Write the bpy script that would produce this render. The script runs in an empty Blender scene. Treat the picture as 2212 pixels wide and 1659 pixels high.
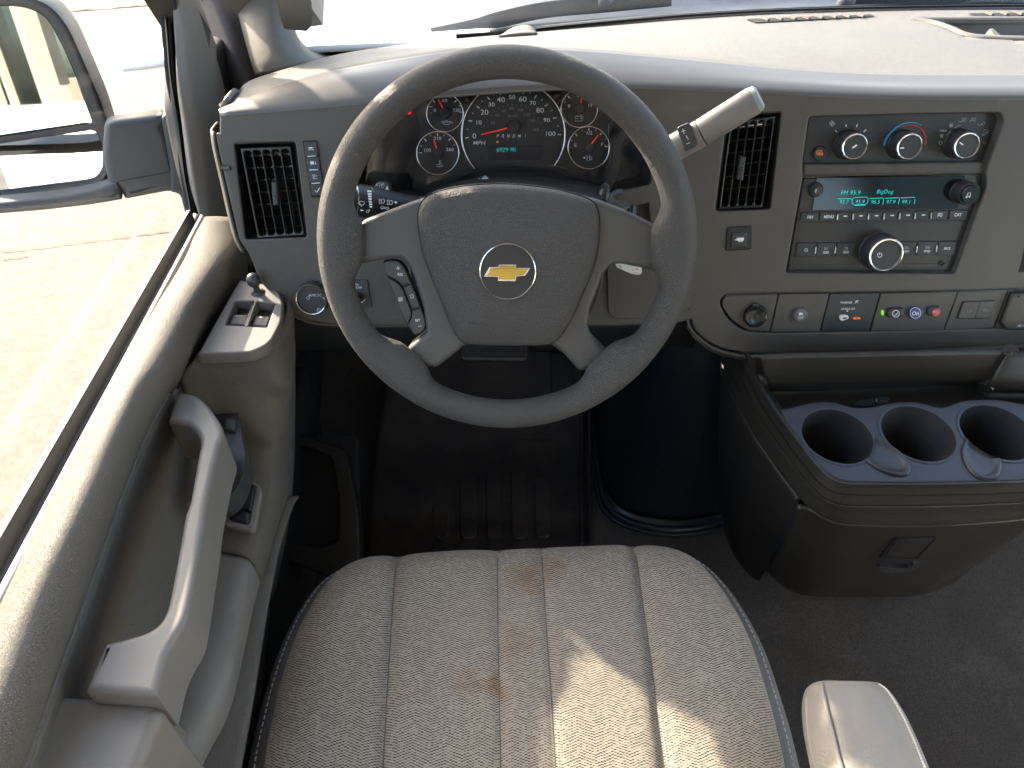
import bpy, math, random
from mathutils import Vector as V, Matrix
from mathutils.geometry import tessellate_polygon
R = math.radians
sc = bpy.context.scene
col = sc.collection
random.seed(4)
# ------------------------------------------------------------------ camera, sky, sun, exposure
PITCH = R(43.6); F = 1661.0; CX, CY = 1106.0, 829.5      # the camera stands at the origin; drawing grid 2212 x 1659
cam = bpy.data.cameras.new('camera'); cam.sensor_width = 36; cam.lens = F / 2212 * 36
cam.clip_start = 0.02; cam.clip_end = 2000
co = bpy.data.objects.new('camera', cam); col.objects.link(co)
co.rotation_euler = (R(90) - PITCH, 0, 0); sc.camera = co
SUN = V((-.74, .68, .47)).normalized()
w = bpy.data.worlds.new('World'); sc.world = w; w.use_nodes = True
nt = w.node_tree; bg = nt.nodes['Background']
sky = nt.nodes.new('ShaderNodeTexSky'); sky.sky_type = 'NISHITA'; sky.sun_disc = False
sky.sun_elevation = math.asin(SUN.z); sky.sun_rotation = math.atan2(SUN.x, SUN.y)
sky.dust_density = 3.0
nt.links.new(sky.outputs[0], bg.inputs[0]); bg.inputs[1].default_value = 0.15
sl = bpy.data.lights.new('sun', 'SUN'); sl.energy = 2.8; sl.angle = R(1.1); sl.color = (1, .87, .70)
so = bpy.data.objects.new('sun', sl); col.objects.link(so); so.rotation_euler = SUN.to_track_quat('Z', 'Y').to_euler()
sc.view_settings.view_transform = 'Standard'; sc.view_settings.look = 'None'; sc.view_settings.gamma = 1
sc.view_settings.exposure = 2.62

# ------------------------------------------------------------------ helpers
FW = V((0, math.cos(PITCH), -math.sin(PITCH))); UP = V((0, math.sin(PITCH), math.cos(PITCH))); RT = V((1, 0, 0))
def ray(x, y): return RT * ((x - CX) / F) + FW - UP * ((y - CY) / F)
class Plane:
    def __init__(s, px, py, d, elev, yaw=0, p0=None):
        s.n = V((math.sin(R(yaw)) * math.cos(R(elev)), -math.cos(R(yaw)) * math.cos(R(elev)), math.sin(R(elev))))
        s.p0 = p0 if p0 is not None else ray(px, py) * d
        s.e1 = V((math.cos(R(yaw)), math.sin(R(yaw)), 0)); s.e2 = s.n.cross(s.e1)
    def at(s, px, py, h=0):
        r = ray(px, py); return r * ((s.n.dot(s.p0) + h) / s.n.dot(r))
    @staticmethod
    def facing(p, n): return Plane(0, 0, 0, math.degrees(math.asin(n.z)), math.degrees(math.atan2(n.x, -n.y)), p)
    def uv(s, q): q = q - s.p0; return (q.dot(s.e1), q.dot(s.e2))
    def w(s, u, v, h=0): return s.p0 + s.e1 * u + s.e2 * v + s.n * h
    def sc(s, px, py): return (s.at(px + 1, py) - s.at(px, py)).length      # metres per drawing pixel
def P(x, y, z=None, X=None, Y=None, d=None):
    r = ray(x, y)
    if z is not None: return r * (z / r.z)
    if X is not None: return r * (X / r.x)
    if Y is not None: return r * (Y / r.y)
    return r * d
def zm(ox, oy, s): return lambda x, y: (ox + x * s, oy + y * s)
Z1 = zm(0, 0, .33482); Z2 = zm(713.2, 109.7, .37202); Z3 = zm(1481.2, 164.6, .36373); Z4 = zm(0, 548.6, .33482)
Z5 = zm(0, 1069.8, .35521); Z6 = zm(713.2, 658.3, .39682); Z7 = zm(1481.2, 713.2, .36373)
B1 = zm(493.7, 1097.2, .57043); B2 = zm(1590.9, 1152.1, .30562); B3 = zm(1700.7, 219.4, .23146); B4 = zm(1508.7, 603.5, .31795)
B5 = zm(493.7, 0, .32241); B6 = zm(1097.2, 0, .50396); B7 = zm(850.3, 181.0, .23561); B8 = zm(630.9, 384, .23155)
C1 = zm(630.9, 274.3, .0992); C2 = zm(1289.2, 356.6, .23148)
def ZL(f, *pts): return [(*f(p[0], p[1]), *p[2:]) for p in pts]

def thing(name, label, cat, loc=(0, 0, 0), group=None):
    o = bpy.data.objects.new(name, None); col.objects.link(o); o.location = loc; o.empty_display_size = .05
    o['label'] = label; o['category'] = cat
    if group: o['group'] = group
    return o
def put(o, parent):
    col.objects.link(o)
    if parent is not None:
        o.parent = parent
        if parent.type == 'EMPTY': o.matrix_parent_inverse = Matrix.Translation(parent.location).inverted()
    return o
def obj(name, vs, fs, m, parent=None, smooth=True, sharp=38, wn=False):
    me = bpy.data.meshes.new(name); me.from_pydata([tuple(v) for v in vs], [], fs); me.update()
    if smooth:
        me.polygons.foreach_set('use_smooth', [True] * len(me.polygons)); me.set_sharp_from_angle(angle=R(sharp))
    me.materials.append(m)
    o = bpy.data.objects.new(name, me); put(o, parent)
    if wn:
        md = o.modifiers.new('wn', 'WEIGHTED_NORMAL'); md.keep_sharp = True; md.weight = 90
    return o
def crom(p, t, closed=False):
    n = len(p)
    if closed: i = int(math.floor(t)) % n; g = lambda k: p[(i + k) % n]
    else:
        i = min(int(t), n - 2)
        def g(k):
            j = i + k
            if j < 0: return p[0] * 2 - p[1] if n > 1 else p[0]
            if j > n - 1: return p[-1] * 2 - p[-2]
            return p[j]
    f = t - math.floor(t) if closed else t - i
    a, b, c, d = g(-1), g(0), g(1), g(2)
    return (b * 2 + (c - a) * f + (a * 2 - b * 5 + c * 4 - d) * f * f + (b * 3 - a - c * 3 + d) * f ** 3) * .5
def spl(pts, n, closed=False):          # smooth curve through 2D/3D points, n samples per span
    p = [V(q) for q in pts]; N = len(p) if closed else len(p) - 1
    out = [crom(p, k / n, closed) for k in range(N * n)]
    if not closed: out.append(p[-1])
    return out
def cspl(p, n):                          # centripetal version: no overshoot between uneven spans
    if len(p) < 3: return spl(p, n)
    p = [p[0] * 2 - p[1]] + list(p) + [p[-1] * 2 - p[-2]]; out = []
    for i in range(1, len(p) - 2):
        a, b, c, d = p[i - 1:i + 3]; t = [0]
        for u, v_ in ((a, b), (b, c), (c, d)): t.append(t[-1] + max(1e-5, (v_ - u).length) ** .5)
        for k in range(n):
            s = t[1] + (t[2] - t[1]) * k / n; L = lambda u, v_, i0, i1: u * ((t[i1] - s) / (t[i1] - t[i0])) + v_ * ((s - t[i0]) / (t[i1] - t[i0]))
            A1, A2_, A3 = L(a, b, 0, 1), L(b, c, 1, 2), L(c, d, 2, 3); out.append(L(L(A1, A2_, 0, 2), L(A2_, A3, 1, 3), 1, 2))
    out.append(p[-2]); return out
def even(pts, n):                        # resample a polyline to n points at even steps
    L = [0]
    for a, b in zip(pts, pts[1:]): L.append(L[-1] + (b - a).length)
    out = []; j = 0
    for k in range(n):
        t = L[-1] * k / (n - 1)
        while j < len(L) - 2 and L[j + 1] < t: j += 1
        s = (t - L[j]) / max(1e-9, L[j + 1] - L[j]); out.append(pts[j].lerp(pts[j + 1], min(1, s)))
    return out
def grid(name, rows, m, parent=None, flip=False, sharp=40, close=False, orient=False):
    nu = len(rows[0]); vs = [p for r in rows for p in r]; fs = []
    for i in range(len(rows) - 1):
        for j in range(nu if close else nu - 1):
            a, b = i * nu + j, i * nu + (j + 1) % nu
            q = (a, b, b + nu, a + nu); fs.append(q[::-1] if flip else q)
    if orient:                           # faces look towards the cabin, where they are seen from
        s_ = 0
        for q in fs:
            A, B, C, D = (vs[k] for k in q); nn = (C - A).cross(D - B); s_ += nn.dot((A + C) / 2)
        if s_ > 0: fs = [q[::-1] for q in fs]
    return obj(name, vs, fs, m, parent, sharp=sharp)
def patch(name, rows, m, parent=None, nu=40, nv=5, thick=0, flip=False, evn=True, sharp=40, disp=None):
    rr = []
    for r in rows:
        s = spl(r, 12); rr.append(even(s, nu) if evn else [crom([V(q) for q in r], t * (len(r) - 1) / (nu - 1)) for t in range(nu)])
    cols = [cspl([r[j] for r in rr], nv) for j in range(nu)]
    G = [[cols[j][i] for j in range(nu)] for i in range(len(cols[0]))]
    if disp: G = [[disp(p) for p in r] for r in G]
    o = grid(name, G, m, parent, flip, sharp, orient=True)
    if thick:
        md = o.modifiers.new('s', 'SOLIDIFY'); md.thickness = thick; md.offset = -1
    return o
def rr(pts, r, n=5):                     # round the corners of a pixel polygon
    out = []; N = len(pts)
    for i in range(N):
        p, a, b = V(pts[i][:2]), V(pts[i - 1][:2]), V(pts[(i + 1) % N][:2])
        q = pts[i][2] if len(pts[i]) > 2 else r
        da, db = a - p, b - p
        q = min(q, da.length * .49, db.length * .49)
        s, e = p + da.normalized() * q, p + db.normalized() * q
        if q < .05: out.append(p); continue
        for k in range(n + 1):
            t = k / n; out.append(s * (1 - t) ** 2 + p * 2 * t * (1 - t) + e * t * t)
    return out
def area(p): return .5 * sum(a[0] * b[1] - b[0] * a[1] for a, b in zip(p, p[1:] + p[:1]))
def inset(p, d):                         # p CCW -> shrinks by d
    n = len(p); out = []
    for i in range(n):
        a, b, c = p[i - 1], p[i], p[(i + 1) % n]
        e1 = (b - a); e2 = (c - b)
        if e1.length < 1e-9 or e2.length < 1e-9: out.append(b.copy()); continue
        n1 = V((-e1.y, e1.x)).normalized(); n2 = V((-e2.y, e2.x)).normalized()
        m = n1 + n2
        if m.length < .2: out.append(b + n1 * d); continue
        out.append(b + m * (d * 2 / max(m.length_squared, .8)))
    return out
def plate_mesh(pl, outs, h0, h1, bev, seg=3, back=False):
    vs, fs = [], []; tops = []
    for k, o in enumerate(outs):
        p = [V(q) for q in o]
        q = []
        for a in p:
            if not q or (a - q[-1]).length > 1e-5: q.append(a)
        if (q[0] - q[-1]).length < 1e-5: q.pop()
        p = q
        if (area(p) < 0) != (k > 0): p = p[::-1]
        rings = [(p, h0)]
        if bev > 0:
            for s in range(seg + 1):
                t = s / seg * math.pi / 2; rings.append((inset(p, bev * (1 - math.cos(t))), h1 - bev + bev * math.sin(t)))
        else: rings.append((p, h1))
        base = len(vs); n = len(p)
        for (r, h) in rings: vs += [pl.w(a[0], a[1], h) for a in r]
        for i in range(len(rings) - 1):
            for j in range(n):
                a = base + i * n + j; b = base + i * n + (j + 1) % n; fs.append((a, b, b + n, a + n))
        tops.append((base + (len(rings) - 1) * n, n, rings[-1][0], base))
    flat = [i for (b, n, r, b0) in tops for i in range(b, b + n)]
    tri = tessellate_polygon([[V((a[0], a[1], 0)) for a in r] for (b, n, r, b0) in tops])
    for t in tri:
        a, b, c = [flat[i] for i in t]
        A, B, C = vs[a], vs[b], vs[c]
        if (B - A).cross(C - A).dot(pl.n) < 0: b, c = c, b
        fs.append((a, b, c))
    if back:
        fb = [i for (b, n, r, b0) in tops for i in range(b0, b0 + n)]
        for t in tri: fs.append(tuple(fb[i] for i in t))
    return vs, fs
def plate(name, pl, outs, h0, h1, m, parent=None, bev=.001, seg=3, px=True, back=False):
    if px: outs = [[pl.uv(pl.at(q[0], q[1], h1)) for q in o] for o in outs]
    vs, fs = plate_mesh(pl, outs, h0, h1, bev, seg, back)
    return obj(name, vs, fs, m, parent, sharp=50, wn=True)
def box_px(pl, cx, cy, w_, h_, a=0, r=None):
    c, s = math.cos(R(a)), math.sin(R(a))
    return rr([(cx + c * x + s * y, cy - s * x + c * y) for x, y in ((-w_ / 2, -h_ / 2), (w_ / 2, -h_ / 2), (w_ / 2, h_ / 2), (-w_ / 2, h_ / 2))], r if r is not None else min(w_, h_) * .2)
def sleeve(name, pl, out, h0, h1, m, parent=None, taper=0):
    p = [V(pl.uv(pl.at(q[0], q[1]))) for q in out]
    if area(p) < 0: p = p[::-1]
    q = inset(p, taper)
    return grid(name, [[pl.w(a.x, a.y, h0) for a in p], [pl.w(a.x, a.y, h1) for a in q]], m, parent, close=True, sharp=60)
def pillow(name, pl, out, h0, rise, m, parent=None, prof=None, px=True, cen=None):
    p = [V(pl.uv(pl.at(q[0], q[1]))) if px else V(q) for q in out]
    if area(p) < 0: p = p[::-1]
    c = sum(p, V((0, 0))) / len(p) if cen is None else V(pl.uv(pl.at(*cen)))
    rows = []
    prof = prof or [(1, 0), (.997, .25), (.985, .45), (.96, .62), (.92, .75), (.8, .87), (.6, .95), (.4, .985), (.2, 1), (.01, 1)]
    for s, k in [(1.0, None)] + prof:
        rows.append([pl.w(*(c + (a - c) * s), (h0 - .012) if k is None else h0 + rise * k) for a in p])
    return grid(name, rows, m, parent, close=True, sharp=60)
def lathe(name, c, n, prof, m, parent=None, seg=40, e1=None, sharp=32, squash=1):
    n = n.normalized(); e1 = (e1 or V((1, 0, 0))); e1 = (e1 - n * e1.dot(n)).normalized(); e2 = n.cross(e1)
    rows = [[c + (e1 * math.cos(t) + e2 * (math.sin(t) * squash)) * r + n * h for t in [2 * math.pi * k / seg for k in range(seg)]] for r, h in prof]
    vs = [p for r in rows for p in r]; fs = []
    for i in range(len(rows) - 1):
        for j in range(seg): a, b = i * seg + j, i * seg + (j + 1) % seg; fs.append((a, b, b + seg, a + seg))
    if prof[-1][0] > 1e-6 and 'ring' not in name: fs.append(tuple(range((len(rows) - 1) * seg, len(rows) * seg)))
    return obj(name, vs, fs, m, parent, sharp=sharp)
def sweep(name, path, sec, m, parent=None, up=V((0, 0, 1)), sub=6, scales=None, caps=True, sharp=45, straight=False):
    # path of world points, sec = closed 2D section; scales = (su, sv) per path point
    p = [V(q) for q in path]
    pp = p if straight else spl(p, sub)
    if scales is None: scales = [(1, 1)] * len(p)
    S = [V(s) for s in scales]; SS = S if straight else spl(S, sub)
    rows = []
    for i, q in enumerate(pp):
        t = (pp[min(i + 1, len(pp) - 1)] - pp[max(i - 1, 0)]).normalized()
        a = t.cross(up).normalized(); b = a.cross(t)
        rows.append([q + a * (x * SS[i].x) + b * (y * SS[i].y) for x, y in sec])
    n = len(sec); vs = [v for r in rows for v in r]; fs = []
    for i in range(len(rows) - 1):
        for j in range(n): a, b = i * n + j, i * n + (j + 1) % n; fs.append((a, b, b + n, a + n))
    if caps: fs += [tuple(range(n))[::-1], tuple(range((len(rows) - 1) * n, len(rows) * n))]
    return obj(name, vs, fs, m, parent, sharp=sharp)
def circ(r, n=12): return [(r * math.cos(2 * math.pi * k / n), r * math.sin(2 * math.pi * k / n)) for k in range(n)]
def rsec(w_, h_, r, n=4): return [tuple(p) for p in rr([(-w_ / 2, -h_ / 2), (w_ / 2, -h_ / 2), (w_ / 2, h_ / 2), (-w_ / 2, h_ / 2)], r, n)]
def oval(w_, h_, n=28, e=2.7):
    return [(w_ / 2 * math.copysign(abs(math.cos(t)) ** (2 / e), math.cos(t)), h_ / 2 * math.copysign(abs(math.sin(t)) ** (2 / e), math.sin(t))) for t in [2 * math.pi * k / n for k in range(n)]]
def arc(cx, cy, r, a0, a1, n=16, ry=None): return [(cx + r * math.cos(R(a0 + (a1 - a0) * k / n)), cy - (ry or r) * math.sin(R(a0 + (a1 - a0) * k / n))) for k in range(n + 1)]
def ink(name, pl, lines, wpx, m, parent=None, h=.0004, fills=(), raise_=.00025):
    """thin printed or raised strokes: ribbons of width wpx along pixel polylines, all one mark"""
    vs, fs = [], []
    for ln in lines:
        ww = wpx
        if isinstance(ln, dict): ww = ln['w']; ln = ln['p']
        p = [V(q) for q in ln]; n = len(p); L = []; Rr = []
        closed = n > 2 and (p[0] - p[-1]).length < .01
        for i in range(n):
            a = p[i - 1] if i > 0 else (p[-2] if closed else p[0]); b = p[i + 1] if i < n - 1 else (p[1] if closed else p[-1])
            t = (b - a)
            t = t.normalized() if t.length > 1e-6 else V((1, 0)); nn = V((-t.y, t.x)) * ww / 2
            L.append(p[i] + nn); Rr.append(p[i] - nn)
        b0 = len(vs); vs += [pl.at(q.x, q.y, h + raise_) for q in L + Rr]
        for i in range(n - 1): fs.append((b0 + i, b0 + i + 1, b0 + n + i + 1, b0 + n + i))
    for fl in fills:
        b0 = len(vs); vs += [pl.at(q[0], q[1], h + raise_) for q in fl]
        for t in tessellate_polygon([[V((q[0], q[1], 0)) for q in fl]]): fs.append(tuple(b0 + i for i in t))
    fs2 = []
    for f_ in fs:
        A, B, C = vs[f_[0]], vs[f_[1]], vs[f_[2]]
        fs2.append(f_ if (B - A).cross(C - A).dot(pl.n) > 0 else f_[::-1])
    return obj(name, vs, fs2, m, parent, smooth=False)
def text(s, pl, px, py, hpx, m, parent=None, h=.0007, rot=0, shear=0, wide=1.0, bold=0.0, name='lettering', dirn=None, space=1.0):
    c = bpy.data.curves.new('t', 'FONT'); c.body = s; c.align_x = 'CENTER'; c.align_y = 'CENTER'; c.size = 1; c.shear = shear; c.offset = bold; c.resolution_u = 3; c.space_character = space
    o = bpy.data.objects.new('t', c); me = bpy.data.meshes.new_from_object(o); bpy.data.objects.remove(o)
    me.name = name
    ys = [v.co.y for v in me.vertices]; cap = .69
    mid = (max(ys) + min(ys)) / 2 if ys else 0
    o3 = pl.at(px, py, h)
    ex = (pl.at(px + 1, py + (dirn or 0), h) - o3); s_ = ex.length; ex = ex.normalized(); ey = pl.n.cross(ex)
    if rot: ex, ey = ex * math.cos(R(rot)) + ey * math.sin(R(rot)), ey * math.cos(R(rot)) - ex * math.sin(R(rot))
    k = s_ * hpx / cap
    for v in me.vertices: v.co = o3 + ex * (v.co.x * k * wide) + ey * ((v.co.y - mid) * k)
    me.materials.clear(); me.materials.append(m)
    return put(bpy.data.objects.new(name, me), parent)

# ------------------------------------------------------------------ materials
def mat(name, colr, rough=.6, grain=0, gs=600, bump=0, kind='leather', mottle=0, ms=8, metal=0, spec=.5, dust=0, emit=None, es=1, coat=0, tint=None, sheen=0):
    m = bpy.data.materials.new(name); m.use_nodes = True; n = m.node_tree; b = n.nodes['Principled BSDF']; L = n.links.new
    b.inputs['Base Color'].default_value = (*colr, 1); b.inputs['Roughness'].default_value = rough
    b.inputs['Metallic'].default_value = metal; b.inputs['Specular IOR Level'].default_value = spec
    b.inputs['Coat Weight'].default_value = coat; b.inputs['Coat Roughness'].default_value = .08
    b.inputs['Sheen Weight'].default_value = sheen; b.inputs['Sheen Roughness'].default_value = .6
    if emit: b.inputs['Emission Color'].default_value = (*emit, 1); b.inputs['Emission Strength'].default_value = es
    tc = n.nodes.new('ShaderNodeTexCoord')
    def noise(s, d=4, r=.6):
        t = n.nodes.new('ShaderNodeTexNoise'); t.inputs['Scale'].default_value = s; t.inputs['Detail'].default_value = d; t.inputs['Roughness'].default_value = r
        L(tc.outputs['Object'], t.inputs['Vector']); return t
    def ramp(src, stops):
        r_ = n.nodes.new('ShaderNodeValToRGB'); e = r_.color_ramp.elements
        e[0].position, e[0].color = stops[0][0], (*stops[0][1], 1); e[1].position, e[1].color = stops[-1][0], (*stops[-1][1], 1)
        for p_, c_ in stops[1:-1]: q = e.new(p_); q.color = (*c_, 1)
        L(src, r_.inputs[0]); return r_
    if mottle:
        t = noise(ms, 6, .65); lo = tuple(c * (1 - mottle) for c in colr); hi = tuple(min(1, c * (1 + mottle)) for c in (tint or colr))
        r_ = ramp(t.outputs['Fac'], [(.3, lo), (.7, hi)]); L(r_.outputs[0], b.inputs['Base Color'])
        if dust:
            t2 = noise(ms * 45, 8, .85); mx = n.nodes.new('ShaderNodeMixRGB'); mx.inputs[2].default_value = (.42, .38, .32, 1)
            r2 = ramp(t2.outputs['Fac'], [(.60, (0, 0, 0)), (.80, (dust, dust, dust))]); L(r2.outputs[0], mx.inputs[0]); L(r_.outputs[0], mx.inputs[1]); L(mx.outputs[0], b.inputs['Base Color'])
        mp = n.nodes.new('ShaderNodeMapRange'); L(t.outputs['Fac'], mp.inputs[0]); mp.inputs[1].default_value = .3; mp.inputs[2].default_value = .7
        mp.inputs[3].default_value = rough - .05; mp.inputs[4].default_value = min(1, rough + .07); L(mp.outputs[0], b.inputs['Roughness'])
    if bump:
        bp = n.nodes.new('ShaderNodeBump'); bp.inputs['Strength'].default_value = bump; bp.inputs['Distance'].default_value = grain
        if kind == 'leather':
            nz = noise(gs * .35, 2); va = n.nodes.new('ShaderNodeVectorMath'); va.operation = 'MULTIPLY_ADD'
            va.inputs[1].default_value = (.012 * 200 / gs,) * 3; L(nz.outputs['Color'], va.inputs[0]); L(tc.outputs['Object'], va.inputs[2])
            vo = n.nodes.new('ShaderNodeTexVoronoi'); vo.feature = 'DISTANCE_TO_EDGE'; vo.inputs['Scale'].default_value = gs; L(va.outputs[0], vo.inputs['Vector'])
            mr = n.nodes.new('ShaderNodeMapRange'); mr.inputs[2].default_value = .18; L(vo.outputs['Distance'], mr.inputs[0]); L(mr.outputs[0], bp.inputs['Height'])
        elif kind == 'crease':
            nz = noise(gs * .25, 3); va = n.nodes.new('ShaderNodeVectorMath'); va.operation = 'MULTIPLY_ADD'
            va.inputs[1].default_value = (.02 * 200 / gs,) * 3; L(nz.outputs['Color'], va.inputs[0]); L(tc.outputs['Object'], va.inputs[2])
            vo = n.nodes.new('ShaderNodeTexVoronoi'); vo.feature = 'DISTANCE_TO_EDGE'; vo.inputs['Scale'].default_value = gs; L(va.outputs[0], vo.inputs['Vector'])
            mr = n.nodes.new('ShaderNodeMapRange'); mr.inputs[2].default_value = .10; L(vo.outputs['Distance'], mr.inputs[0])
            n2 = noise(gs * .12, 3); mm = n.nodes.new('ShaderNodeMath'); mm.operation = 'MULTIPLY_ADD'; mm.inputs[1].default_value = 1.2; L(n2.outputs['Fac'], mm.inputs[0]); L(mr.outputs[0], mm.inputs[2]); L(mm.outputs[0], bp.inputs['Height'])
        else:
            t = noise(gs, 3, .7); L(t.outputs['Fac'], bp.inputs['Height'])
        L(bp.outputs[0], b.inputs['Normal'])
    return m
M = {}
M['dash'] = mat('dash_plastic', (.074, .065, .054), .50, .0006, 900, .28, 'noise', .10, 5, dust=.10)
M['dash_top'] = mat('dash_pad', (.138, .127, .114), .55, .0012, 420, .6, 'crease', .12, 7, dust=.25)
M['dash_lit'] = mat('dash_lit', (.102, .095, .088), .40, .0005, 900, .2, 'noise', .08, 5, dust=.12)  # same plastic as the dash, lightened: sun and glare put into the colour
M['black'] = mat('black_plastic', (.016, .0155, .015), .42, .0004, 900, .2, 'noise', .1, 9)
M['gap'] = mat('dark_gap', (.006, .006, .006), .8)
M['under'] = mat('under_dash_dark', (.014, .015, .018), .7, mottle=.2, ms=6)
M['gloss'] = mat('gloss_black', (.012, .012, .013), .16, mottle=.08, ms=12)
M['face'] = mat('gauge_face', (.017, .0175, .019), .5, mottle=.05, ms=12)
M['lens'] = mat('display_glass', (.006, .009, .014), .12)
M['leather'] = mat('wheel_leather', (.088, .081, .073), .5, .0013, 600, .95, 'leather', .08, 12)
M['bag'] = mat('airbag_vinyl', (.092, .084, .078), .52, .0013, 600, .95, 'leather', .05, 12)
M['spoke'] = mat('spoke_satin', (.082, .078, .073), .48, .0005, 1300, .4, 'noise', .06, 30, metal=.15)
M['btn'] = mat('button_plastic', (.030, .030, .031), .42, .0003, 1200, .15, 'noise')
M['chrome'] = mat('chrome', (.72, .70, .67), .14, metal=1)
M['silver'] = mat('silver_trim', (.45, .46, .48), .25, metal=1)
M['gold'] = mat('gold_emblem', (.56, .40, .08), .30, metal=.65)
M['white'] = mat('white_print', (.78, .80, .81), .6)
M['grey'] = mat('grey_print', (.20, .21, .22), .6)
M['red'] = mat('needle_red', (.75, .035, .02), .45, emit=(1, .04, .02), es=.06)
M['redink'] = mat('red_print', (.55, .03, .03), .5)
M['blueink'] = mat('blue_print', (.03, .33, .66), .5)
M['cyan'] = mat('display_cyan', (.0, .12, .12), .5, emit=(.01, .80, .72), es=.22)
M['warn'] = mat('warning_red', (.5, 0, 0), .5, emit=(1, .0, .01), es=.35)
M['amber'] = mat('indicator_amber', (.5, .15, .01), .5, emit=(1, .22, .02), es=.15)
M['green'] = mat('indicator_green', (.2, .6, .05), .5, emit=(.3, .9, .08), es=.08)
M['dial_white'] = mat('key_dial_white', (.75, .72, .68), .3)  # plain pale colour of the key dial
M['blue'] = mat('button_blue', (.02, .055, .22), .3, coat=.4)
M['door'] = mat('door_vinyl', (.162, .146, .122), .6, .0010, 520, .8, 'crease', .06, 6, spec=.2)
M['doorsm'] = mat('door_plastic', (.185, .166, .140), .5, .0005, 900, .25, 'noise', .05, 6)
M['handle'] = mat('handle_plastic', (.172, .158, .140), .5, .0003, 1200, .15, 'noise', .03, 10)
M['rubber'] = mat('rubber_seal', (.018, .018, .016), .55, .001, 500, .3, 'noise', .25, 20, dust=.25)
M['belt'] = mat('belt_strip', (.036, .034, .033), .5, .0005, 800, .2, 'noise', .1, 14)
M['belt_lit'] = mat('belt_edge_lit', (.42, .40, .37), .4)  # pale colour stands for sunlight along the belt edge
M['pillar'] = mat('pillar_vinyl', (.185, .168, .145), .55, .0009, 480, .45, 'crease', .06, 7)
M['darkcloth'] = mat('pillar_seal_cloth', (.045, .042, .045), .9, .001, 900, .5, 'noise', .2, 30)
M['carpet'] = mat('carpet', (.038, .034, .029), .95, .004, 700, 1.0, 'noise', .35, 9, tint=(.043, .039, .035), sheen=.1)
def speckle(m, sc_, lo, hi):
    n = m.node_tree; b = n.nodes['Principled BSDF']; src = b.inputs['Base Color'].links[0].from_socket
    tc = n.nodes.new('ShaderNodeTexCoord'); t = n.nodes.new('ShaderNodeTexNoise'); t.inputs['Scale'].default_value = sc_; t.inputs['Detail'].default_value = 3; t.inputs['Roughness'].default_value = .8
    n.links.new(tc.outputs['Object'], t.inputs['Vector']); mr = n.nodes.new('ShaderNodeMapRange'); mr.inputs[1].default_value = .35; mr.inputs[2].default_value = .65; mr.inputs[3].default_value = lo; mr.inputs[4].default_value = hi
    n.links.new(t.outputs['Fac'], mr.inputs[0]); mx = n.nodes.new('ShaderNodeMixRGB'); mx.blend_type = 'MULTIPLY'; mx.inputs[0].default_value = 1
    n.links.new(src, mx.inputs[1]); n.links.new(mr.outputs[0], mx.inputs[2]); n.links.new(mx.outputs[0], b.inputs['Base Color'])
speckle(M['carpet'], 420, .35, 1.9)
M['mat_r'] = mat('mat_rubber', (.020, .021, .026), .5, .001, 600, .4, 'noise', .35, 12, tint=(.048, .037, .027))
M['vinyl'] = mat('seat_vinyl', (.120, .113, .104), .5, .0008, 500, .4, 'crease', .05, 9)
M['armrest'] = mat('armrest_vinyl', (.265, .235, .195), .42, .0009, 420, .42, 'crease', .05, 12)
M['armside'] = mat('armrest_side', (.30, .272, .23), .6, .0005, 900, .2, 'noise', .03, 12)
M['thread'] = mat('seat_thread', (.42, .43, .46), .7)
M['threadl'] = mat('armrest_thread', (.66, .62, .55), .7)
M['console'] = mat('console_plastic', (.031, .027, .022), .34, .0006, 1000, .28, 'noise', .12, 5)
M['tray'] = mat('tray_plastic', (.036, .036, .038), .36, .0004, 1000, .2, 'noise', .12, 6)
M['engine'] = mat('engine_cover', (.010, .013, .018), .30, .0008, 300, .12, 'noise', .2, 4)
M['paint'] = mat('white_paint', (.80, .80, .79), .3, coat=.4)
M['mirhouse'] = mat('mirror_housing', (.050, .052, .056), .52, .0006, 900, .25, 'noise', .12, 8, dust=.25)
M['mirrim'] = mat('mirror_rim', (.028, .029, .031), .42, .0005, 900, .2, 'noise', .1, 8)
M['mirror'] = mat('mirror_glass', (.86, .90, .89), .015, metal=1)
M['paper'] = mat('paper_label', (.75, .72, .68), .7)
M['headliner'] = mat('headliner', (.55, .53, .49), .9, .002, 300, .3, 'noise', .04, 8)
M['wiper'] = mat('wiper_black', (.045, .052, .065), .45)
M['cowl'] = mat('cowl_black', (.030, .038, .056), .6, mottle=.5, ms=14)
M['glassdark'] = mat('tinted_glass', (.02, .026, .022), .05)
M['key'] = mat('key_black', (.045, .046, .048), .36)
M['green_end'] = mat('lever_end_cap', (.24, .27, .25), .4)
M['leverp'] = mat('lever_plastic', (.170, .155, .144), .45, .0005, 1200, .3, 'noise', .03, 20)

def glass(name, tint=(.95, .97, .96), k=.06):
    m = bpy.data.materials.new(name); m.use_nodes = True; n = m.node_tree; n.nodes.clear()
    o = n.nodes.new('ShaderNodeOutputMaterial'); t = n.nodes.new('ShaderNodeBsdfTransparent'); g = n.nodes.new('ShaderNodeBsdfGlossy'); x = n.nodes.new('ShaderNodeMixShader')
    t.inputs[0].default_value = (*tint, 1); g.inputs['Roughness'].default_value = .02; x.inputs[0].default_value = k
    n.links.new(t.outputs[0], x.inputs[1]); n.links.new(g.outputs[0], x.inputs[2]); n.links.new(x.outputs[0], o.inputs[0]); return m
M['glass'] = glass('pane_glass')
M['tint'] = glass('privacy_glass', (.42, .45, .43), .06)
M['clens'] = glass('cluster_lens', (.96, .96, .97), .045)

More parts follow.
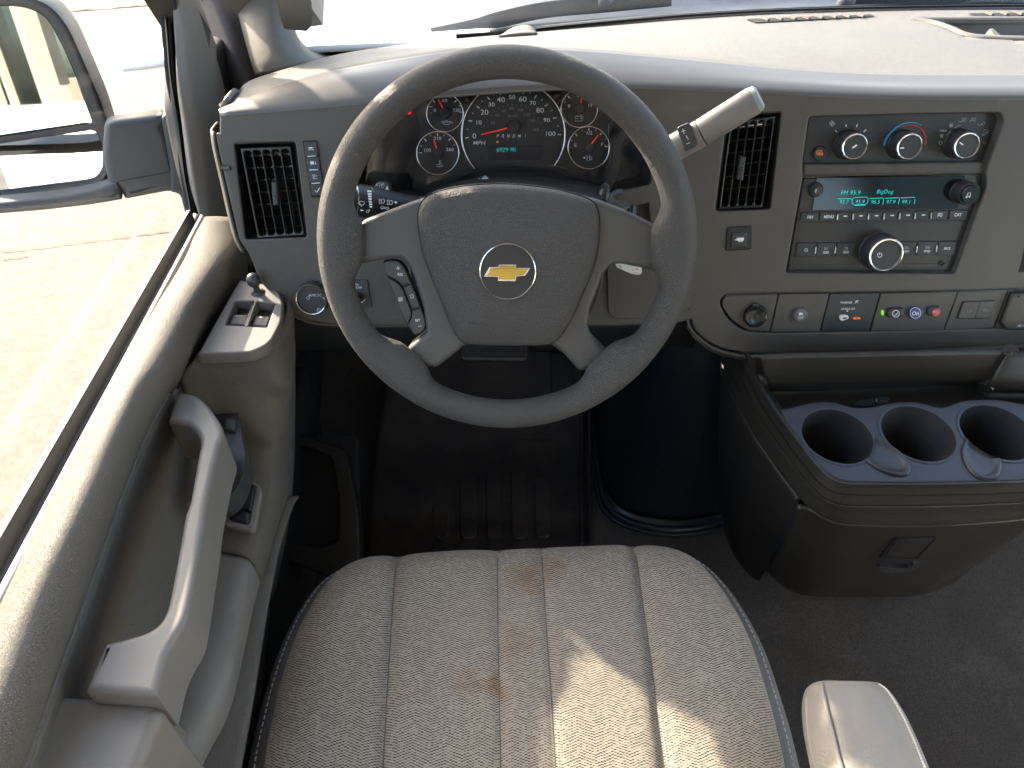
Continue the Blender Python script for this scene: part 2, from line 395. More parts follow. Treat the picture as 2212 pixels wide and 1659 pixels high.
def proj(q):
    d_ = q.dot(FW); return (CX + F * q.x / d_, CY - F * q.dot(UP) / d_)
def surf(o):
    from mathutils.bvhtree import BVHTree
    me = o.data; return BVHTree.FromPolygons([v.co for v in me.vertices], [tuple(p_.vertices) for p_ in me.polygons])
def onsurf(t, x, y, lift=.001):
    r_ = ray(x, y).normalized(); h = t.ray_cast(V((0, 0, 0)), r_)
    if h[0] is None: return None
    n_ = h[1] if h[1].dot(r_) < 0 else -h[1]
    return h[0] + n_ * lift
def inpoly(q, pts):
    c_ = False; x, y = q
    for i in range(len(pts)):
        (x0, y0), (x1, y1) = pts[i - 1][:2], pts[i][:2]
        if (y0 > y) != (y1 > y) and x < (x1 - x0) * (y - y0) / (y1 - y0) + x0: c_ = not c_
    return c_
def fabric():
    m = bpy.data.materials.new('seat_herringbone'); m.use_nodes = True; n = m.node_tree; b = n.nodes['Principled BSDF']; L = n.links.new
    uv = n.nodes.new('ShaderNodeUVMap'); uv.uv_map = 'weave'
    sp = n.nodes.new('ShaderNodeSeparateXYZ')
    tc = n.nodes.new('ShaderNodeTexCoord')
    nz = n.nodes.new('ShaderNodeTexNoise'); nz.inputs['Scale'].default_value = 90; nz.inputs['Detail'].default_value = 2; L(uv.outputs[0], nz.inputs['Vector'])
    wob = n.nodes.new('ShaderNodeVectorMath'); wob.operation = 'MULTIPLY_ADD'; wob.inputs[1].default_value = (.0022, .0022, 0); L(nz.outputs['Color'], wob.inputs[0]); L(uv.outputs[0], wob.inputs[2])
    L(wob.outputs[0], sp.inputs[0])
    def mth(op, a, c=None, d=None):
        q = n.nodes.new('ShaderNodeMath'); q.operation = op
        for i, x in enumerate((a, c, d)):
            if x is None: continue
            if hasattr(x, 'links'): L(x, q.inputs[i])
            else: q.inputs[i].default_value = x
        return q.outputs[0]
    X, Y = sp.outputs[0], sp.outputs[1]
    cw = .0028                                  # one warp thread
    xc = mth('DIVIDE', X, cw); xi = mth('FLOOR', xc); xf = mth('FRACT', xc)
    zig = mth('PINGPONG', xi, 6.0)              # chevrons six threads wide
    yy = mth('DIVIDE', Y, .0028)
    s = mth('MULTIPLY_ADD', zig, .36, yy)
    f = mth('FRACT', s)
    dash = mth('SMOOTH_MIN', mth('MULTIPLY', mth('SUBTRACT', mth('ABSOLUTE', mth('SUBTRACT', f, .5)), .29), -8.0), 1.0, .3)
    dash = mth('MAXIMUM', dash, 0.0)
    col_ = mth('MULTIPLY', mth('ABSOLUTE', mth('SUBTRACT', xf, .5)), 1.6); thr = mth('SUBTRACT', 1.0, mth('POWER', col_, 3.0))
    k = mth('MULTIPLY', dash, mth('MULTIPLY_ADD', thr, .5, .5))
    n3 = n.nodes.new('ShaderNodeTexNoise'); n3.inputs['Scale'].default_value = 900; L(uv.outputs[0], n3.inputs['Vector'])
    wn = n.nodes.new('ShaderNodeTexWhiteNoise'); wn.noise_dimensions = '2D'; cb_ = n.nodes.new('ShaderNodeCombineXYZ'); L(xi, cb_.inputs[0]); L(mth('FLOOR', s), cb_.inputs[1]); L(cb_.outputs[0], wn.inputs['Vector'])
    k = mth('MULTIPLY', k, mth('MULTIPLY_ADD', wn.outputs['Value'], .9, .45))
    k = mth('MULTIPLY', k, mth('MULTIPLY_ADD', n3.outputs['Fac'], 1.3, .5))
    k = mth('MINIMUM', k, 1.0)
    mx = n.nodes.new('ShaderNodeMixRGB'); mx.inputs[1].default_value = (.37, .322, .255, 1); mx.inputs[2].default_value = (.065, .056, .047, 1); L(k, mx.inputs[0])
    # stains
    st = None
    for (sx, sy, r_, a_) in STAINS:
        vd = n.nodes.new('ShaderNodeVectorMath'); vd.operation = 'DISTANCE'; vd.inputs[1].default_value = (sx, sy, 0)
        n4 = n.nodes.new('ShaderNodeTexNoise'); n4.inputs['Scale'].default_value = 55; L(uv.outputs[0], n4.inputs['Vector'])
        w2 = n.nodes.new('ShaderNodeVectorMath'); w2.operation = 'MULTIPLY_ADD'; w2.inputs[1].default_value = (.03, .03, 0); L(n4.outputs['Color'], w2.inputs[0]); L(uv.outputs[0], w2.inputs[2])
        w3 = n.nodes.new('ShaderNodeVectorMath'); w3.operation = 'ADD'; w3.inputs[1].default_value = (-.015, -.015, 0); L(w2.outputs[0], w3.inputs[0])
        L(w3.outputs[0], vd.inputs[0])
        mr = n.nodes.new('ShaderNodeMapRange'); mr.inputs[1].default_value = r_; mr.inputs[2].default_value = r_ * .35; mr.inputs[3].default_value = 0; mr.inputs[4].default_value = a_; L(vd.outputs['Value'], mr.inputs[0])
        st = mr.outputs[0] if st is None else mth('MAXIMUM', st, mr.outputs[0])
    ms = n.nodes.new('ShaderNodeMixRGB'); ms.blend_type = 'MULTIPLY'; ms.inputs[2].default_value = (.76, .50, .27, 1); L(st, ms.inputs[0]); L(mx.outputs[0], ms.inputs[1])
    L(ms.outputs[0], b.inputs['Base Color']); b.inputs['Roughness'].default_value = .95; b.inputs['Specular IOR Level'].default_value = .15
    b.inputs['Sheen Weight'].default_value = .12
    bp = n.nodes.new('ShaderNodeBump'); bp.inputs['Strength'].default_value = .6; bp.inputs['Distance'].default_value = .0006; L(mth('SUBTRACT', 1.0, k), bp.inputs['Height']); L(bp.outputs[0], b.inputs['Normal'])
    return m
def ground_mat():
    m = bpy.data.materials.new('exposed_aggregate'); m.use_nodes = True; n = m.node_tree; b = n.nodes['Principled BSDF']; L = n.links.new
    tc = n.nodes.new('ShaderNodeTexCoord')
    def nz(s, d, r=.6):
        t = n.nodes.new('ShaderNodeTexNoise'); t.inputs['Scale'].default_value = s; t.inputs['Detail'].default_value = d; t.inputs['Roughness'].default_value = r; L(tc.outputs['Object'], t.inputs['Vector']); return t
    a = nz(30, 6, .72); r_ = n.nodes.new('ShaderNodeValToRGB'); e = r_.color_ramp.elements
    e[0].position = .40; e[0].color = (.122, .098, .076, 1); e[1].position = .56; e[1].color = (.165, .135, .100, 1); L(a.outputs['Fac'], r_.inputs[0])
    c = nz(.9, 3); mr = n.nodes.new('ShaderNodeMapRange'); mr.inputs[3].default_value = .85; mr.inputs[4].default_value = 1.4; mr.inputs[1].default_value = .3; mr.inputs[2].default_value = .7; L(c.outputs['Fac'], mr.inputs[0])
    mx = n.nodes.new('ShaderNodeMixRGB'); mx.blend_type = 'MULTIPLY'; mx.inputs[0].default_value = 1; L(r_.outputs[0], mx.inputs[1]); L(mr.outputs[0], mx.inputs[2])
    L(mx.outputs[0], b.inputs['Base Color']); b.inputs['Roughness'].default_value = .85
    bp = n.nodes.new('ShaderNodeBump'); bp.inputs['Distance'].default_value = .01; bp.inputs['Strength'].default_value = .4; L(a.outputs['Fac'], bp.inputs['Height']); L(bp.outputs[0], b.inputs['Normal'])
    return m
M['ground'] = ground_mat()
# ------------------------------------------------------------------ outside: ground, van body
GZ = -1.95
g = obj('ground', [V((-60, -60, GZ)), V((60, -60, GZ)), V((60, 60, GZ)), V((-60, 60, GZ))], [(0, 1, 2, 3)], M['ground'], smooth=False)
g['kind'] = 'structure'
M['concrete'] = mat('kerb_concrete', (.62, .56, .46), .9, mottle=.06, ms=3)
kb = [V((-40, P(300, 14, z=GZ).y, GZ + .004)), V((40, P(300, 14, z=GZ).y + .6, GZ + .004)), V((40, 50, GZ + .004)), V((-40, 50, GZ + .004))]
o = obj('concrete_apron', kb, [(0, 1, 2, 3)], M['concrete'], smooth=False); o['kind'] = 'structure'
M['joint'] = mat('joint_dark', (.16, .12, .09), .9)
def crack(px, wd, nm='ground_crack'):
    p = [P(*q, z=GZ + .004) for q in px]; p = spl(p, 6); vs = []; fs = []
    for i, q in enumerate(p):
        j = random.uniform(-.006, .006); vs += [q + V((0, wd * random.uniform(.3, 1), 0)) + V((0, j, .004)), q + V((0, j, .004))]
    for i in range(len(p) - 1): fs.append((2 * i, 2 * i + 1, 2 * i + 3, 2 * i + 2))
    o = obj(nm, vs, fs, M['joint'], smooth=False); o['kind'] = 'structure'
crack([(120, 26), (230, 19), (300, 13), (347, 11)], .05, 'ground_joint')
crack(ZL(Z1, (0, 1625), (300, 1590), (600, 1550), (850, 1520), (1080, 1490)), .012)
crack([(0, 560), (18, 557), (40, 555), (58, 551)], .015)

van = thing('van_body', 'white van body with hood, windshield and pale headliner around the cabin', 'van', (0, 0, GZ))
# hood seen through the windshield
hr = []
for y, z in ((1.27, -.462), (1.40, -.50), (1.55, -.47), (1.9, -.50), (2.25, -.60), (2.45, -.80), (2.5, -1.3)):
    hr.append([V((x, y - abs(x) ** 2 * .10, z - abs(x) ** 3 * .10)) for x in (-.62, -.45, -.2, 0, .3, .6, .9, 1.2, 1.6, 1.75)])
patch('hood', hr, M['paint'], van, nu=40, nv=5, thick=.01)
# cowl and wipers below the glass
cw = [ZL(B6, (60, 100), (300, 60), (700, 36), (1100, 20), (1500, 30), (2300, 30)), ZL(B6, (150, 62), (500, 20), (900, -20), (1085, -30), (1500, -6), (2300, -30))]
patch('cowl_grille', [[P(x, y, Y=1.34) for x, y in ZL(B6, (-80, 150), (160, 132), (700, 82), (1150, 46), (1600, 36), (2400, 36))],
                      [P(x, y, Y=1.40) for x, y in ZL(B6, (-80, 118), (160, 75), (700, 32), (1150, 6), (1600, -2), (2400, -6))],
                      [P(x, y, Y=1.43) for x, y in ZL(B6, (-80, 112), (160, 40), (700, -8), (1150, -30), (1600, -36), (2400, -40))]], M['cowl'], van, nu=40, thick=.004)
for i, (pts, lab) in enumerate(((ZL(B6, (-330, 128), (-150, 100), (-40, 80), (160, 38), (420, 14), (700, -14)), 'black windshield wiper lying left of the windshield, seen above the rim of the wheel'),
                                (ZL(B6, (1440, 24), (1500, 12), (1800, 2), (2050, -10), (2400, -30)), 'black windshield wiper at the right edge beyond the dash top vents'))):
    wt = thing('windshield_wiper', lab, 'wiper', P(*pts[3], Y=1.36), 'windshield wipers')
    sweep('wiper_arm', [P(x, y, Y=1.38) for x, y in pts], rsec(.012, .026, .004), M['wiper'], wt, scales=[(.3, .25), (.7, .6), (1, 1), (1, 1), (1, 1), (1, 1)][:len(pts)])
    sweep('wiper_blade', [P(x + 10, y - 7, Y=1.39) for x, y in pts[2:]], rsec(.008, .012, .002), M['silver'], wt)
    lathe('wiper_pivot', P(*pts[4 if i == 0 else 0], Y=1.37), V((0, -.5, .8)), [(.014, 0), (.014, .014), (.009, .02), (0, .02)], M['wiper'], wt, 16)

# windshield: black surround strip along its lower edge and a pane leaning back to the header
R4 = [(494, 227), (515, 195), (540, 172), (600, 152), (660, 138), (722, 119), (850, 99), (985, 83), (1100, 74), (1160, 67), (1300, 56), (1500, 39), (1720, 27), (2000, 20), (2212, 19), (2330, 20)]
FS = Plane(1900, 480, .93, 20)
HB = -.385
ws_low = [FS.at(x, y - 6, HB - .008) for x, y in ((560, 168), (722, 119), (985, 83), (1160, 67), (1500, 39), (2000, 20), (2330, 20))]
ws_low.append(V((1.75, 1.05, -.42)))
top = [V((x, .70 + .06 * (1 - (x - .55) ** 2), .36)) for x in (-.38, -.2, .05, .3, .6, 1.0, 1.3, 1.5)]
grid('windshield', [spl(ws_low, 4), spl(top, 4)], M['glass'], van)
sp_ = [(985, 79), (1100, 73), (1160, 67), (1300, 54), (1500, 37), (1720, 25), (2000, 17), (2212, 15), (2330, 16)]
wd = [1, 5, 11, 13, 12, 11, 9, 9, 9]
patch('windshield_seal', [[FS.at(x, y + 1, HB - .004) for (x, y) in sp_], [FS.at(x, y + 1 - k * .6, HB + .004) for (x, y), k in zip(sp_, wd)], [FS.at(x, y + 1 - k, HB - .01) for (x, y), k in zip(sp_, wd)]], M['rubber'], van, nu=60, thick=.004)
# roof, header, rear of the cabin (outside the frame)
def slab(name, a, b, m, par=van, bev=.01):
    x0, y0, z0 = a; x1, y1, z1 = b
    pl = Plane(0, 0, 0, 90, p0=V((0, 0, 0)))
    vs, fs = plate_mesh(pl, [[V((x0, y0)), V((x1, y0)), V((x1, y1)), V((x0, y1))]], z0, z1, bev, 2, True)
    return obj(name, vs, fs, m, par, sharp=50)
slab('roof_panel', (-.40, -3.2, .52), (1.52, .74, .56), M['paint'])
slab('headliner', (-.40, -3.2, .48), (1.52, .70, .515), M['headliner'])
slab('windshield_header', (-.40, .66, .35), (1.52, .80, .50), M['headliner'])
for s_, xx in ((0, -.46), (1, 1.60)):
    xa, xb = (xx - .06, xx + .02) if s_ == 0 else (xx - .02, xx + .06)
    slab('door_pillar', (xa, -.80, -.56), (xb, -.62, .52), M['pillar'])
    slab('side_panel', (xa - .05, -3.2, -1.7), (xb, -.05 if s_ == 0 else 1.0, -.56), M['paint'])
    slab('roof_rail', (xa + .02, -3.2, .30), (xb + .08, .72, .54), M['headliner'])
    slab('rear_pillar', (xa, -1.9, -.56), (xb, -1.7, .52), M['pillar'])
    slab('rear_corner_pillar', (xa, -3.2, -.56), (xb, -2.9, .52), M['pillar'])
    slab('side_window', (xa + .02, -1.7, -.56), (xa + .025, -.80, .3), M['tint'], bev=0)
slab('firewall', (-.46, 1.46, -1.7), (1.6, 1.50, -.52), M['gap'])
slab('cowl_side_block', (-.47, .90, -1.7), (-.44, 1.5, -.62), M['gap'])
slab('cowl_side_block', (-.48, 1.12, -.62), (-.45, 1.5, -.44), M['gap'])  # unseen slab added to stop sun leaking onto the carpet
slab('floor_pan', (-.46, -3.2, -1.26), (1.6, 1.5, -1.20), M['gap'])
slab('door_skin', (-.488, -.30, -1.62), (-.478, .92, -.606), M['paint'], bev=.012)
slab('sill_shade', (-.46, -.6, -1.19), (-.345, .95, -.86), M['gap'], bev=.01)  # near-black slab put in for the shade beside the seat
slab('rear_wall', (-.50, -3.26, -1.7), (1.62, -3.2, -.45), M['pillar']); slab('rear_door_top', (-.50, -3.26, .2), (1.62, -3.2, .5), M['pillar'])
slab('rear_door_post', (.48, -3.26, -.45), (.62, -3.2, .2), M['pillar']); slab('rear_window', (-.46, -3.235, -.45), (1.6, -3.23, .2), M['tint'], bev=0)
sweep('windshield_pillar', [V((-.36, 1.32, -.42)), V((-.385, 1.24, -.30)), V((-.41, 1.0, .06)), V((-.43, .74, .40))], rsec(.075, .12, .02), M['pillar'], van, up=V((1, 0, 0)))
# cabin floor
fl = []
for y, z in ((-3.2, -1.18), (0, -1.18), (.9, -1.18), (1.12, -1.17), (1.28, -1.05), (1.45, -.80), (1.5, -.55)):
    fl.append([V((x, y, z)) for x in (-.46, -.3, 0, .3, .6, 1.0, 1.62)])
o = patch('floor', fl, M['carpet'], nu=40, nv=6); o['kind'] = 'structure'

# A-pillar trim, dark seal cloth, sail panel belongs to the door
patch('pillar_trim', [
    [P(*q, d=1.20) for q in ZL(B5, (20, -40), (40, 0), (90, 200), (150, 420), (178, 507))],
    [P(*q, d=1.17) for q in ZL(B5, (150, -40), (170, 0), (180, 200), (240, 400), (300, 478))],
    [P(*q, d=1.16) for q in ZL(B5, (300, -40), (310, 0), (300, 150), (340, 350), (430, 440))],
    [P(*q, d=1.19) for q in ZL(B5, (420, -40), (425, 0), (420, 170), (480, 320), (590, 398))],
    [P(*q, d=1.27) for q in ZL(B5, (500, -40), (480, 0), (440, 180), (525, 310), (690, 374))]], M['pillar'], van, nu=30, thick=.01)
patch('pillar_seal', [
    [P(*q, d=1.22) for q in ZL(Z1, (1235, -40), (1262, 0), (1340, 200), (1422, 400), (1512, 592))],
    [P(*q, d=1.20) for q in ZL(Z1, (1400, -40), (1420, 0), (1490, 200), (1540, 380), (1590, 560))],
    [P(*q, d=1.22) for q in ZL(Z1, (1500, -40), (1515, 0), (1575, 200), (1630, 400), (1650, 500))]], M['darkcloth'], van, nu=30, thick=.01)
gh = thing('grab_handle', 'beige grab handle end on the windshield pillar at the top edge', 'handle', P(620, 20, d=1.05))
hp = [P(*q, d=dd) for q, dd in zip(ZL(Z1, (1890, -260), (1900, -100), (1905, 0), (1912, 90), (1905, 150)), (1.0, 1.03, 1.06, 1.10, 1.14))]
sweep('grip', hp, rsec(.026, .045, .009), M['pillar'], gh, up=V((1, 0, 0)), scales=[(1, 1), (1, 1), (1, 1), (1, .9), (.75, .7)])

# ------------------------------------------------------------------ driver door
door = thing('driver_door', 'beige vinyl driver door panel with padded ledge, sail trim and map pocket', 'door', (-.45, .5, -1.2))
def zz(f, pts): return [P(*f(x, y), z=z) for x, y, z in pts]
pad = [
    [P(x, y, z=z) for x, y, z in ((431, 470, -.555), (455, 467, -.55), (485, 468, -.555), (514, 474, -.575), (538, 496, -.62), (545, 515, -.68))],
    zz(Z4, ((1205, 0, -.55), (1300, 0, -.543), (1420, 0, -.547), (1545, 20, -.57), (1610, 90, -.62), (1610, 130, -.68))),
    zz(Z4, ((980, 380, -.55), (1090, 390, -.542), (1220, 390, -.55), (1340, 400, -.58), (1400, 440, -.63), (1410, 480, -.68))),
    zz(Z4, ((800, 700, -.55), (920, 720, -.541), (1040, 740, -.55), (1140, 760, -.575), (1165, 790, -.61), (1180, 820, -.66))),
    zz(Z4, ((700, 880, -.55), (820, 885, -.541), (930, 885, -.549), (1040, 885, -.568), (1085, 905, -.60), (1110, 950, -.66))),
    zz(Z4, ((535, 1180, -.55), (660, 1170, -.54), (770, 1160, -.545), (880, 1150, -.565), (950, 1155, -.60), (985, 1190, -.66))),
    zz(Z4, ((330, 1560, -.55), (470, 1545, -.54), (590, 1540, -.543), (700, 1540, -.56), (790, 1545, -.60), (840, 1580, -.66))),
    zz(Z5, ((0, 665, -.55), (130, 650, -.54), (250, 640, -.543), (390, 640, -.56), (510, 650, -.60), (560, 690, -.66))),
    zz(Z5, ((-230, 1120, -.55), (-70, 1100, -.54), (80, 1080, -.543), (230, 1070, -.56), (350, 1080, -.60), (400, 1110, -.66))),
    zz(Z5, ((-560, 1800, -.55), (-370, 1780, -.54), (-180, 1760, -.543), (-20, 1750, -.56), (105, 1760, -.60), (160, 1790, -.66)))]
patch('padded_ledge', pad, M['door'], door, nu=44, nv=6, thick=.006)
# belt strips beside the window
def strip(name, a, b, za, zb, m, hh=.006, par=None, k=6):
    rows = []
    for t in range(k + 1):
        t = t / k
        p, q = P(a[0][0] + (a[1][0] - a[0][0]) * t, a[0][1] + (a[1][1] - a[0][1]) * t, z=za), P(b[0][0] + (b[1][0] - b[0][0]) * t, b[0][1] + (b[1][1] - b[0][1]) * t, z=zb)
        rows.append([p - V((0, 0, .04)), p, p.lerp(q, .25) + V((0, 0, hh)), p.lerp(q, .75) + V((0, 0, hh)), q, q - V((0, 0, .05))])
    return grid(name, rows, m, par or door, flip=True, sharp=60)
strip('window_sweep', ((403, 462), (-300, 1655)), ((416, 462), (-268, 1668)), -.565, -.562, M['rubber'])
strip('glass_channel', ((416, 462), (-268, 1668)), ((433, 466), (-225, 1680)), -.575, -.575, M['belt'], .002)
strip('belt_moulding', ((433, 466), (-225, 1680)), ((440, 470), (-202, 1692)), -.556, -.552, M['belt_lit'], .003)
# window pane in the door (clear) and its rubber front edge
gp = [P(405, 462, z=-.57), P(-300, 1655, z=-.57)]
grid('window_pane', [[gp[0], gp[1]], [gp[0] + V((.10, -.12, .86)), gp[1] + V((.10, .1, .86))]], M['glass'], door)
patch('window_frame_seal', [
    [P(*q, X=-.485) for q in ZL(Z1, (1018, -60), (1020, 0), (1040, 200), (1065, 500), (1065, 730), (1140, 1100), (1195, 1300), (1195, 1420))],
    [P(*q, X=-.465) for q in ZL(Z1, (1050, -60), (1055, 0), (1075, 200), (1100, 500), (1150, 800), (1185, 1100), (1225, 1330), (1240, 1440))],
    [P(*q, X=-.470) for q in ZL(Z1, (1085, -60), (1090, 0), (1110, 200), (1135, 500), (1185, 800), (1230, 1100), (1275, 1340), (1280, 1440))],
    [P(*q, X=-.455) for q in ZL(Z1, (1110, -60), (1113, 0), (1125, 200), (1150, 500), (1205, 830), (1250, 1150), (1296, 1400), (1300, 1440))]], M['rubber'], door, nu=60, thick=.008, sharp=30)
patch('sail_panel', [
    [P(*q, X=-.450) for q in ZL(Z1, (1105, -80), (1113, 25), (1125, 200), (1150, 500), (1205, 830), (1250, 1150), (1292, 1398))],
    [P(*q, X=-.438) for q in ZL(Z1, (1160, -80), (1170, 25), (1190, 200), (1225, 500), (1290, 830), (1340, 1150), (1360, 1403))],
    [P(*q, X=-.440) for q in ZL(Z1, (1230, -80), (1240, 10), (1290, 200), (1350, 500), (1390, 830), (1430, 1150), (1460, 1408))],
    [P(*q, X=-.455) for q in ZL(Z1, (1280, -80), (1295, 0), (1390, 280), (1480, 560), (1500, 830), (1520, 1150), (1560, 1412))]], M['pillar'], door, nu=50, nv=6, thick=.012)
sweep('window_frame', [V((-.462, 1.16, -.42)), V((-.462, 1.06, -.26)), V((-.455, .90, .04)), V((-.445, .70, .36)), V((-.44, .60, .42)), V((-.44, -.3, .44)), V((-.44, -.62, .40)), V((-.45, -.64, -.5))], rsec(.05, .035, .01), M['rubber'], door, up=V((1, 0, 0)))
# lower panel: pocket wall and ledges
seam = [zz(Z4, ((1130, 860, -.60),))[0]] + [pad[i][4] for i in (4, 5, 6, 7, 8, 9)]
seam = [s + V((.0015, 0, -.004)) for s in seam]
wall = [seam,
        [s + V((-.006, 0, -.055)) for s in seam],
        [s + V((.0, 0, -.13)) for s in seam],
        [s + V((.016, 0, -.175)) for s in seam],
        [s + V((.05, 0, -.190)) for s in seam],
        [s + V((.10, 0, -.192)) for s in seam]]
patch('pocket_wall', wall, M['door'], door, nu=40, nv=6, thick=.004, flip=True)
sweep('stitched_seam', [pad[i][4] + V((.001, 0, .0005)) for i in (4, 5, 6, 7, 8, 9)], circ(.0022, 8), M['door'], door, sub=10)
pod_skirt = [
    zz(Z4, ((1270, 650, -.592), (1400, 645, -.592), (1520, 640, -.592), (1650, 628, -.592), (1760, 575, -.592), (1830, 450, -.592), (1868, 330, -.592), (1850, 230, -.592))),
    zz(Z4, ((1250, 690, -.60), (1400, 670, -.60), (1530, 660, -.60), (1680, 650, -.60), (1810, 590, -.60), (1870, 480, -.60), (1890, 350, -.60), (1868, 240, -.60))),
    zz(Z4, ((1160, 800, -.62), (1330, 830, -.63), (1530, 850, -.635), (1700, 850, -.635), (1850, 820, -.635), (1895, 640, -.65), (1900, 480, -.66), (1880, 330, -.68))),
    zz(Z4, ((1220, 980, -.655), (1380, 1040, -.67), (1540, 1090, -.68), (1690, 1100, -.68), (1830, 1060, -.69), (1890, 900, -.72), (1905, 700, -.76), (1890, 500, -.80))),
    zz(Z4, ((1320, 1150, -.70), (1440, 1200, -.715), (1560, 1240, -.72), (1680, 1270, -.722), (1780, 1310, -.735), (1880, 1250, -.79), (1905, 1100, -.85), (1900, 900, -.92))),
    zz(Z4, ((1300, 1400, -.735), (1430, 1430, -.735), (1550, 1460, -.735), (1660, 1490, -.735), (1770, 1520, -.745), (1870, 1560, -.81), (1890, 1500, -.90), (1890, 1400, -1.0))),
    zz(Z5, ((1180, 0, -.745), (1300, 10, -.745), (1420, 30, -.745), (1540, 50, -.745), (1640, 80, -.755), (1735, 130, -.82), (1755, 160, -.92), (1760, 150, -1.05))),
    zz(Z5, ((1180, 300, -.76), (1310, 332, -.76), (1420, 355, -.76), (1520, 385, -.762), (1580, 480, -.785), (1640, 620, -.85), (1660, 640, -.95), (1670, 640, -1.1)))]
patch('switch_pod_skirt', pod_skirt, M['door'], door, nu=46, nv=7, thick=.004, flip=True)
ledge = [
    zz(Z5, ((1150, 322, -.763), (1310, 340, -.763), (1420, 362, -.763), (1520, 393, -.765), (1578, 500, -.79), (1618, 655, -.85), (1640, 680, -.95), (1650, 690, -1.1))),
    zz(Z5, ((1130, 560, -.763), (1290, 580, -.763), (1400, 600, -.763), (1490, 620, -.768), (1540, 720, -.80), (1600, 850, -.87), (1620, 880, -.97), (1630, 890, -1.1))),
    zz(Z5, ((1090, 850, -.763), (1230, 860, -.763), (1330, 870, -.763), (1425, 890, -.768), (1485, 980, -.80), (1570, 1120, -.89), (1590, 1150, -.98), (1600, 1150, -1.1))),
    zz(Z5, ((1050, 1250, -.763), (1140, 1260, -.763), (1230, 1270, -.765), (1320, 1290, -.775), (1410, 1370, -.81), (1500, 1480, -.91), (1520, 1480, -1.0), (1530, 1480, -1.1))),
    zz(Z5, ((960, 1500, -.763), (1080, 1510, -.766), (1180, 1520, -.775), (1260, 1540, -.79), (1340, 1620, -.83), (1420, 1700, -.92), (1440, 1700, -1.0), (1450, 1700, -1.1))),
    zz(Z5, ((850, 1850, -.763), (960, 1850, -.77), (1080, 1860, -.785), (1180, 1880, -.81), (1260, 1920, -.85), (1340, 1950, -.93), (1360, 1950, -1.0), (1370, 1950, -1.1)))]
patch('lower_ledge', ledge, M['doorsm'], door, nu=44, nv=6, thick=.004, flip=True)
# armrest block behind the pull handle
PH = Plane(0, 0, 0, 90, p0=V((0, 0, -.622)))
blk = rr(ZL(Z5, (360, 1206, 3), (935, 1242, 14), (990, 1300, 20), (800, 1750, 10), (-260, 1850, 10)), 3)
plate('armrest_block', PH, [blk], -.14, 0, M['doorsm'], door, .010, 5)
grid('armrest_block_side', [[p + V((.004, 0, -.004)) for p in zz(Z5, ((925, 1250, -.628), (1045, 1375, -.70), (1110, 1440, -.76)))], [p + V((.004, 0, -.004)) for p in zz(Z5, ((870, 1480, -.628), (980, 1600, -.70), (1060, 1660, -.77)))], [p + V((.004, 0, -.004)) for p in zz(Z5, ((800, 1750, -.628), (900, 1850, -.70), (960, 1900, -.77)))]], M['doorsm'], door, flip=True)
# pull handle
hd = M['handle']
htop = ZL(Z4, (1150, 888), (1205, 890), (1270, 910), (1330, 960), (1392, 1040), (1432, 1115), (1436, 1170), (1412, 1240), (1385, 1350), (1352, 1500)) + ZL(Z5, (1255, 40), (1232, 200), (1195, 420), (1160, 620), (1125, 760), (1055, 880), (1010, 975), (978, 1090), (946, 1212))
hbot = ZL(Z5, (515, 1180), (560, 1060), (636, 896)) + ZL(Z5, (640, 893), (800, 852), (895, 820), (960, 775), (1005, 700), (1035, 580), (1062, 440), (1092, 280), (1120, 120)) + ZL(Z4, (1218, 1600), (1252, 1420), (1275, 1290), (1290, 1210), (1278, 1160), (1240, 1115), (1190, 1088), (1090, 1074), (1086, 1045), (1110, 975), (1140, 900))
PH2 = Plane(0, 0, 0, 90, p0=V((0, 0, -.598)))
plate('pull_handle', PH2, [spl(htop, 4) + [V(q) for q in hbot[:3]] + spl(hbot[3:], 3)], -.060, 0, hd, door, .0065, 6)
# door release lever
rel = [P(*Z4(x, y), z=z) for x, y, z in ((1478, 1060, -.68), (1505, 1130, -.68), (1535, 1250, -.685), (1550, 1370, -.69), (1530, 1490, -.70), (1470, 1590, -.71), (1400, 1610, -.715))]
ol = thing('door_release_lever', 'black crescent door release lever behind the pull handle', 'lever', rel[3])
sweep('lever_bar', rel, rsec(.022, .030, .007), M['key'], ol, scales=[(1.3, .8), (.9, .9), (.75, 1), (.8, 1), (.9, 1), (.9, 1), (1, .9)], sub=8)
lathe('lever_bezel', P(*Z4(1270, 1480), z=-.74), V((.5, 0, 1)), [(.040, 0), (.040, .006), (.034, .009), (.031, .004), (0, .004)], M['doorsm'], ol, 40)
plate('lever_tab', Plane(0, 0, 0, 75, p0=P(*Z4(1485, 1085), z=-.664)), [rr(ZL(Z4, (1445, 1042), (1522, 1062), (1515, 1150), (1440, 1135)), 5)], -.02, .004, M['key'], ol, .003)
# door lock switch
PLK = Plane(0, 0, 0, 84, p0=P(*Z4(1600, 1560), z=-.733))
lk = thing('door_lock_switch', 'black door lock rocker switch in a recessed bezel on the door ledge', 'switch', PLK.p0)
plate('bezel', PLK, [rr(ZL(Z4, (1560, 1440, 8), (1655, 1468, 14), (1690, 1520, 12), (1640, 1790, 14), (1440, 1745, 12), (1500, 1560, 20)), 6), rr(ZL(Z4, (1570, 1475), (1648, 1498), (1605, 1740), (1480, 1712)), 4)], -.004, .0035, M['doorsm'], lk, .002)
plate('rocker', PLK, [rr(ZL(Z4, (1573, 1480), (1644, 1502), (1618, 1655), (1505, 1630)), 4)], -.012, .0055, M['btn'], lk, .002)
plate('rocker_lower', PLK, [rr(ZL(Z4, (1504, 1634), (1615, 1658), (1600, 1738), (1484, 1710)), 8)], -.012, .008, M['black'], lk, .004)
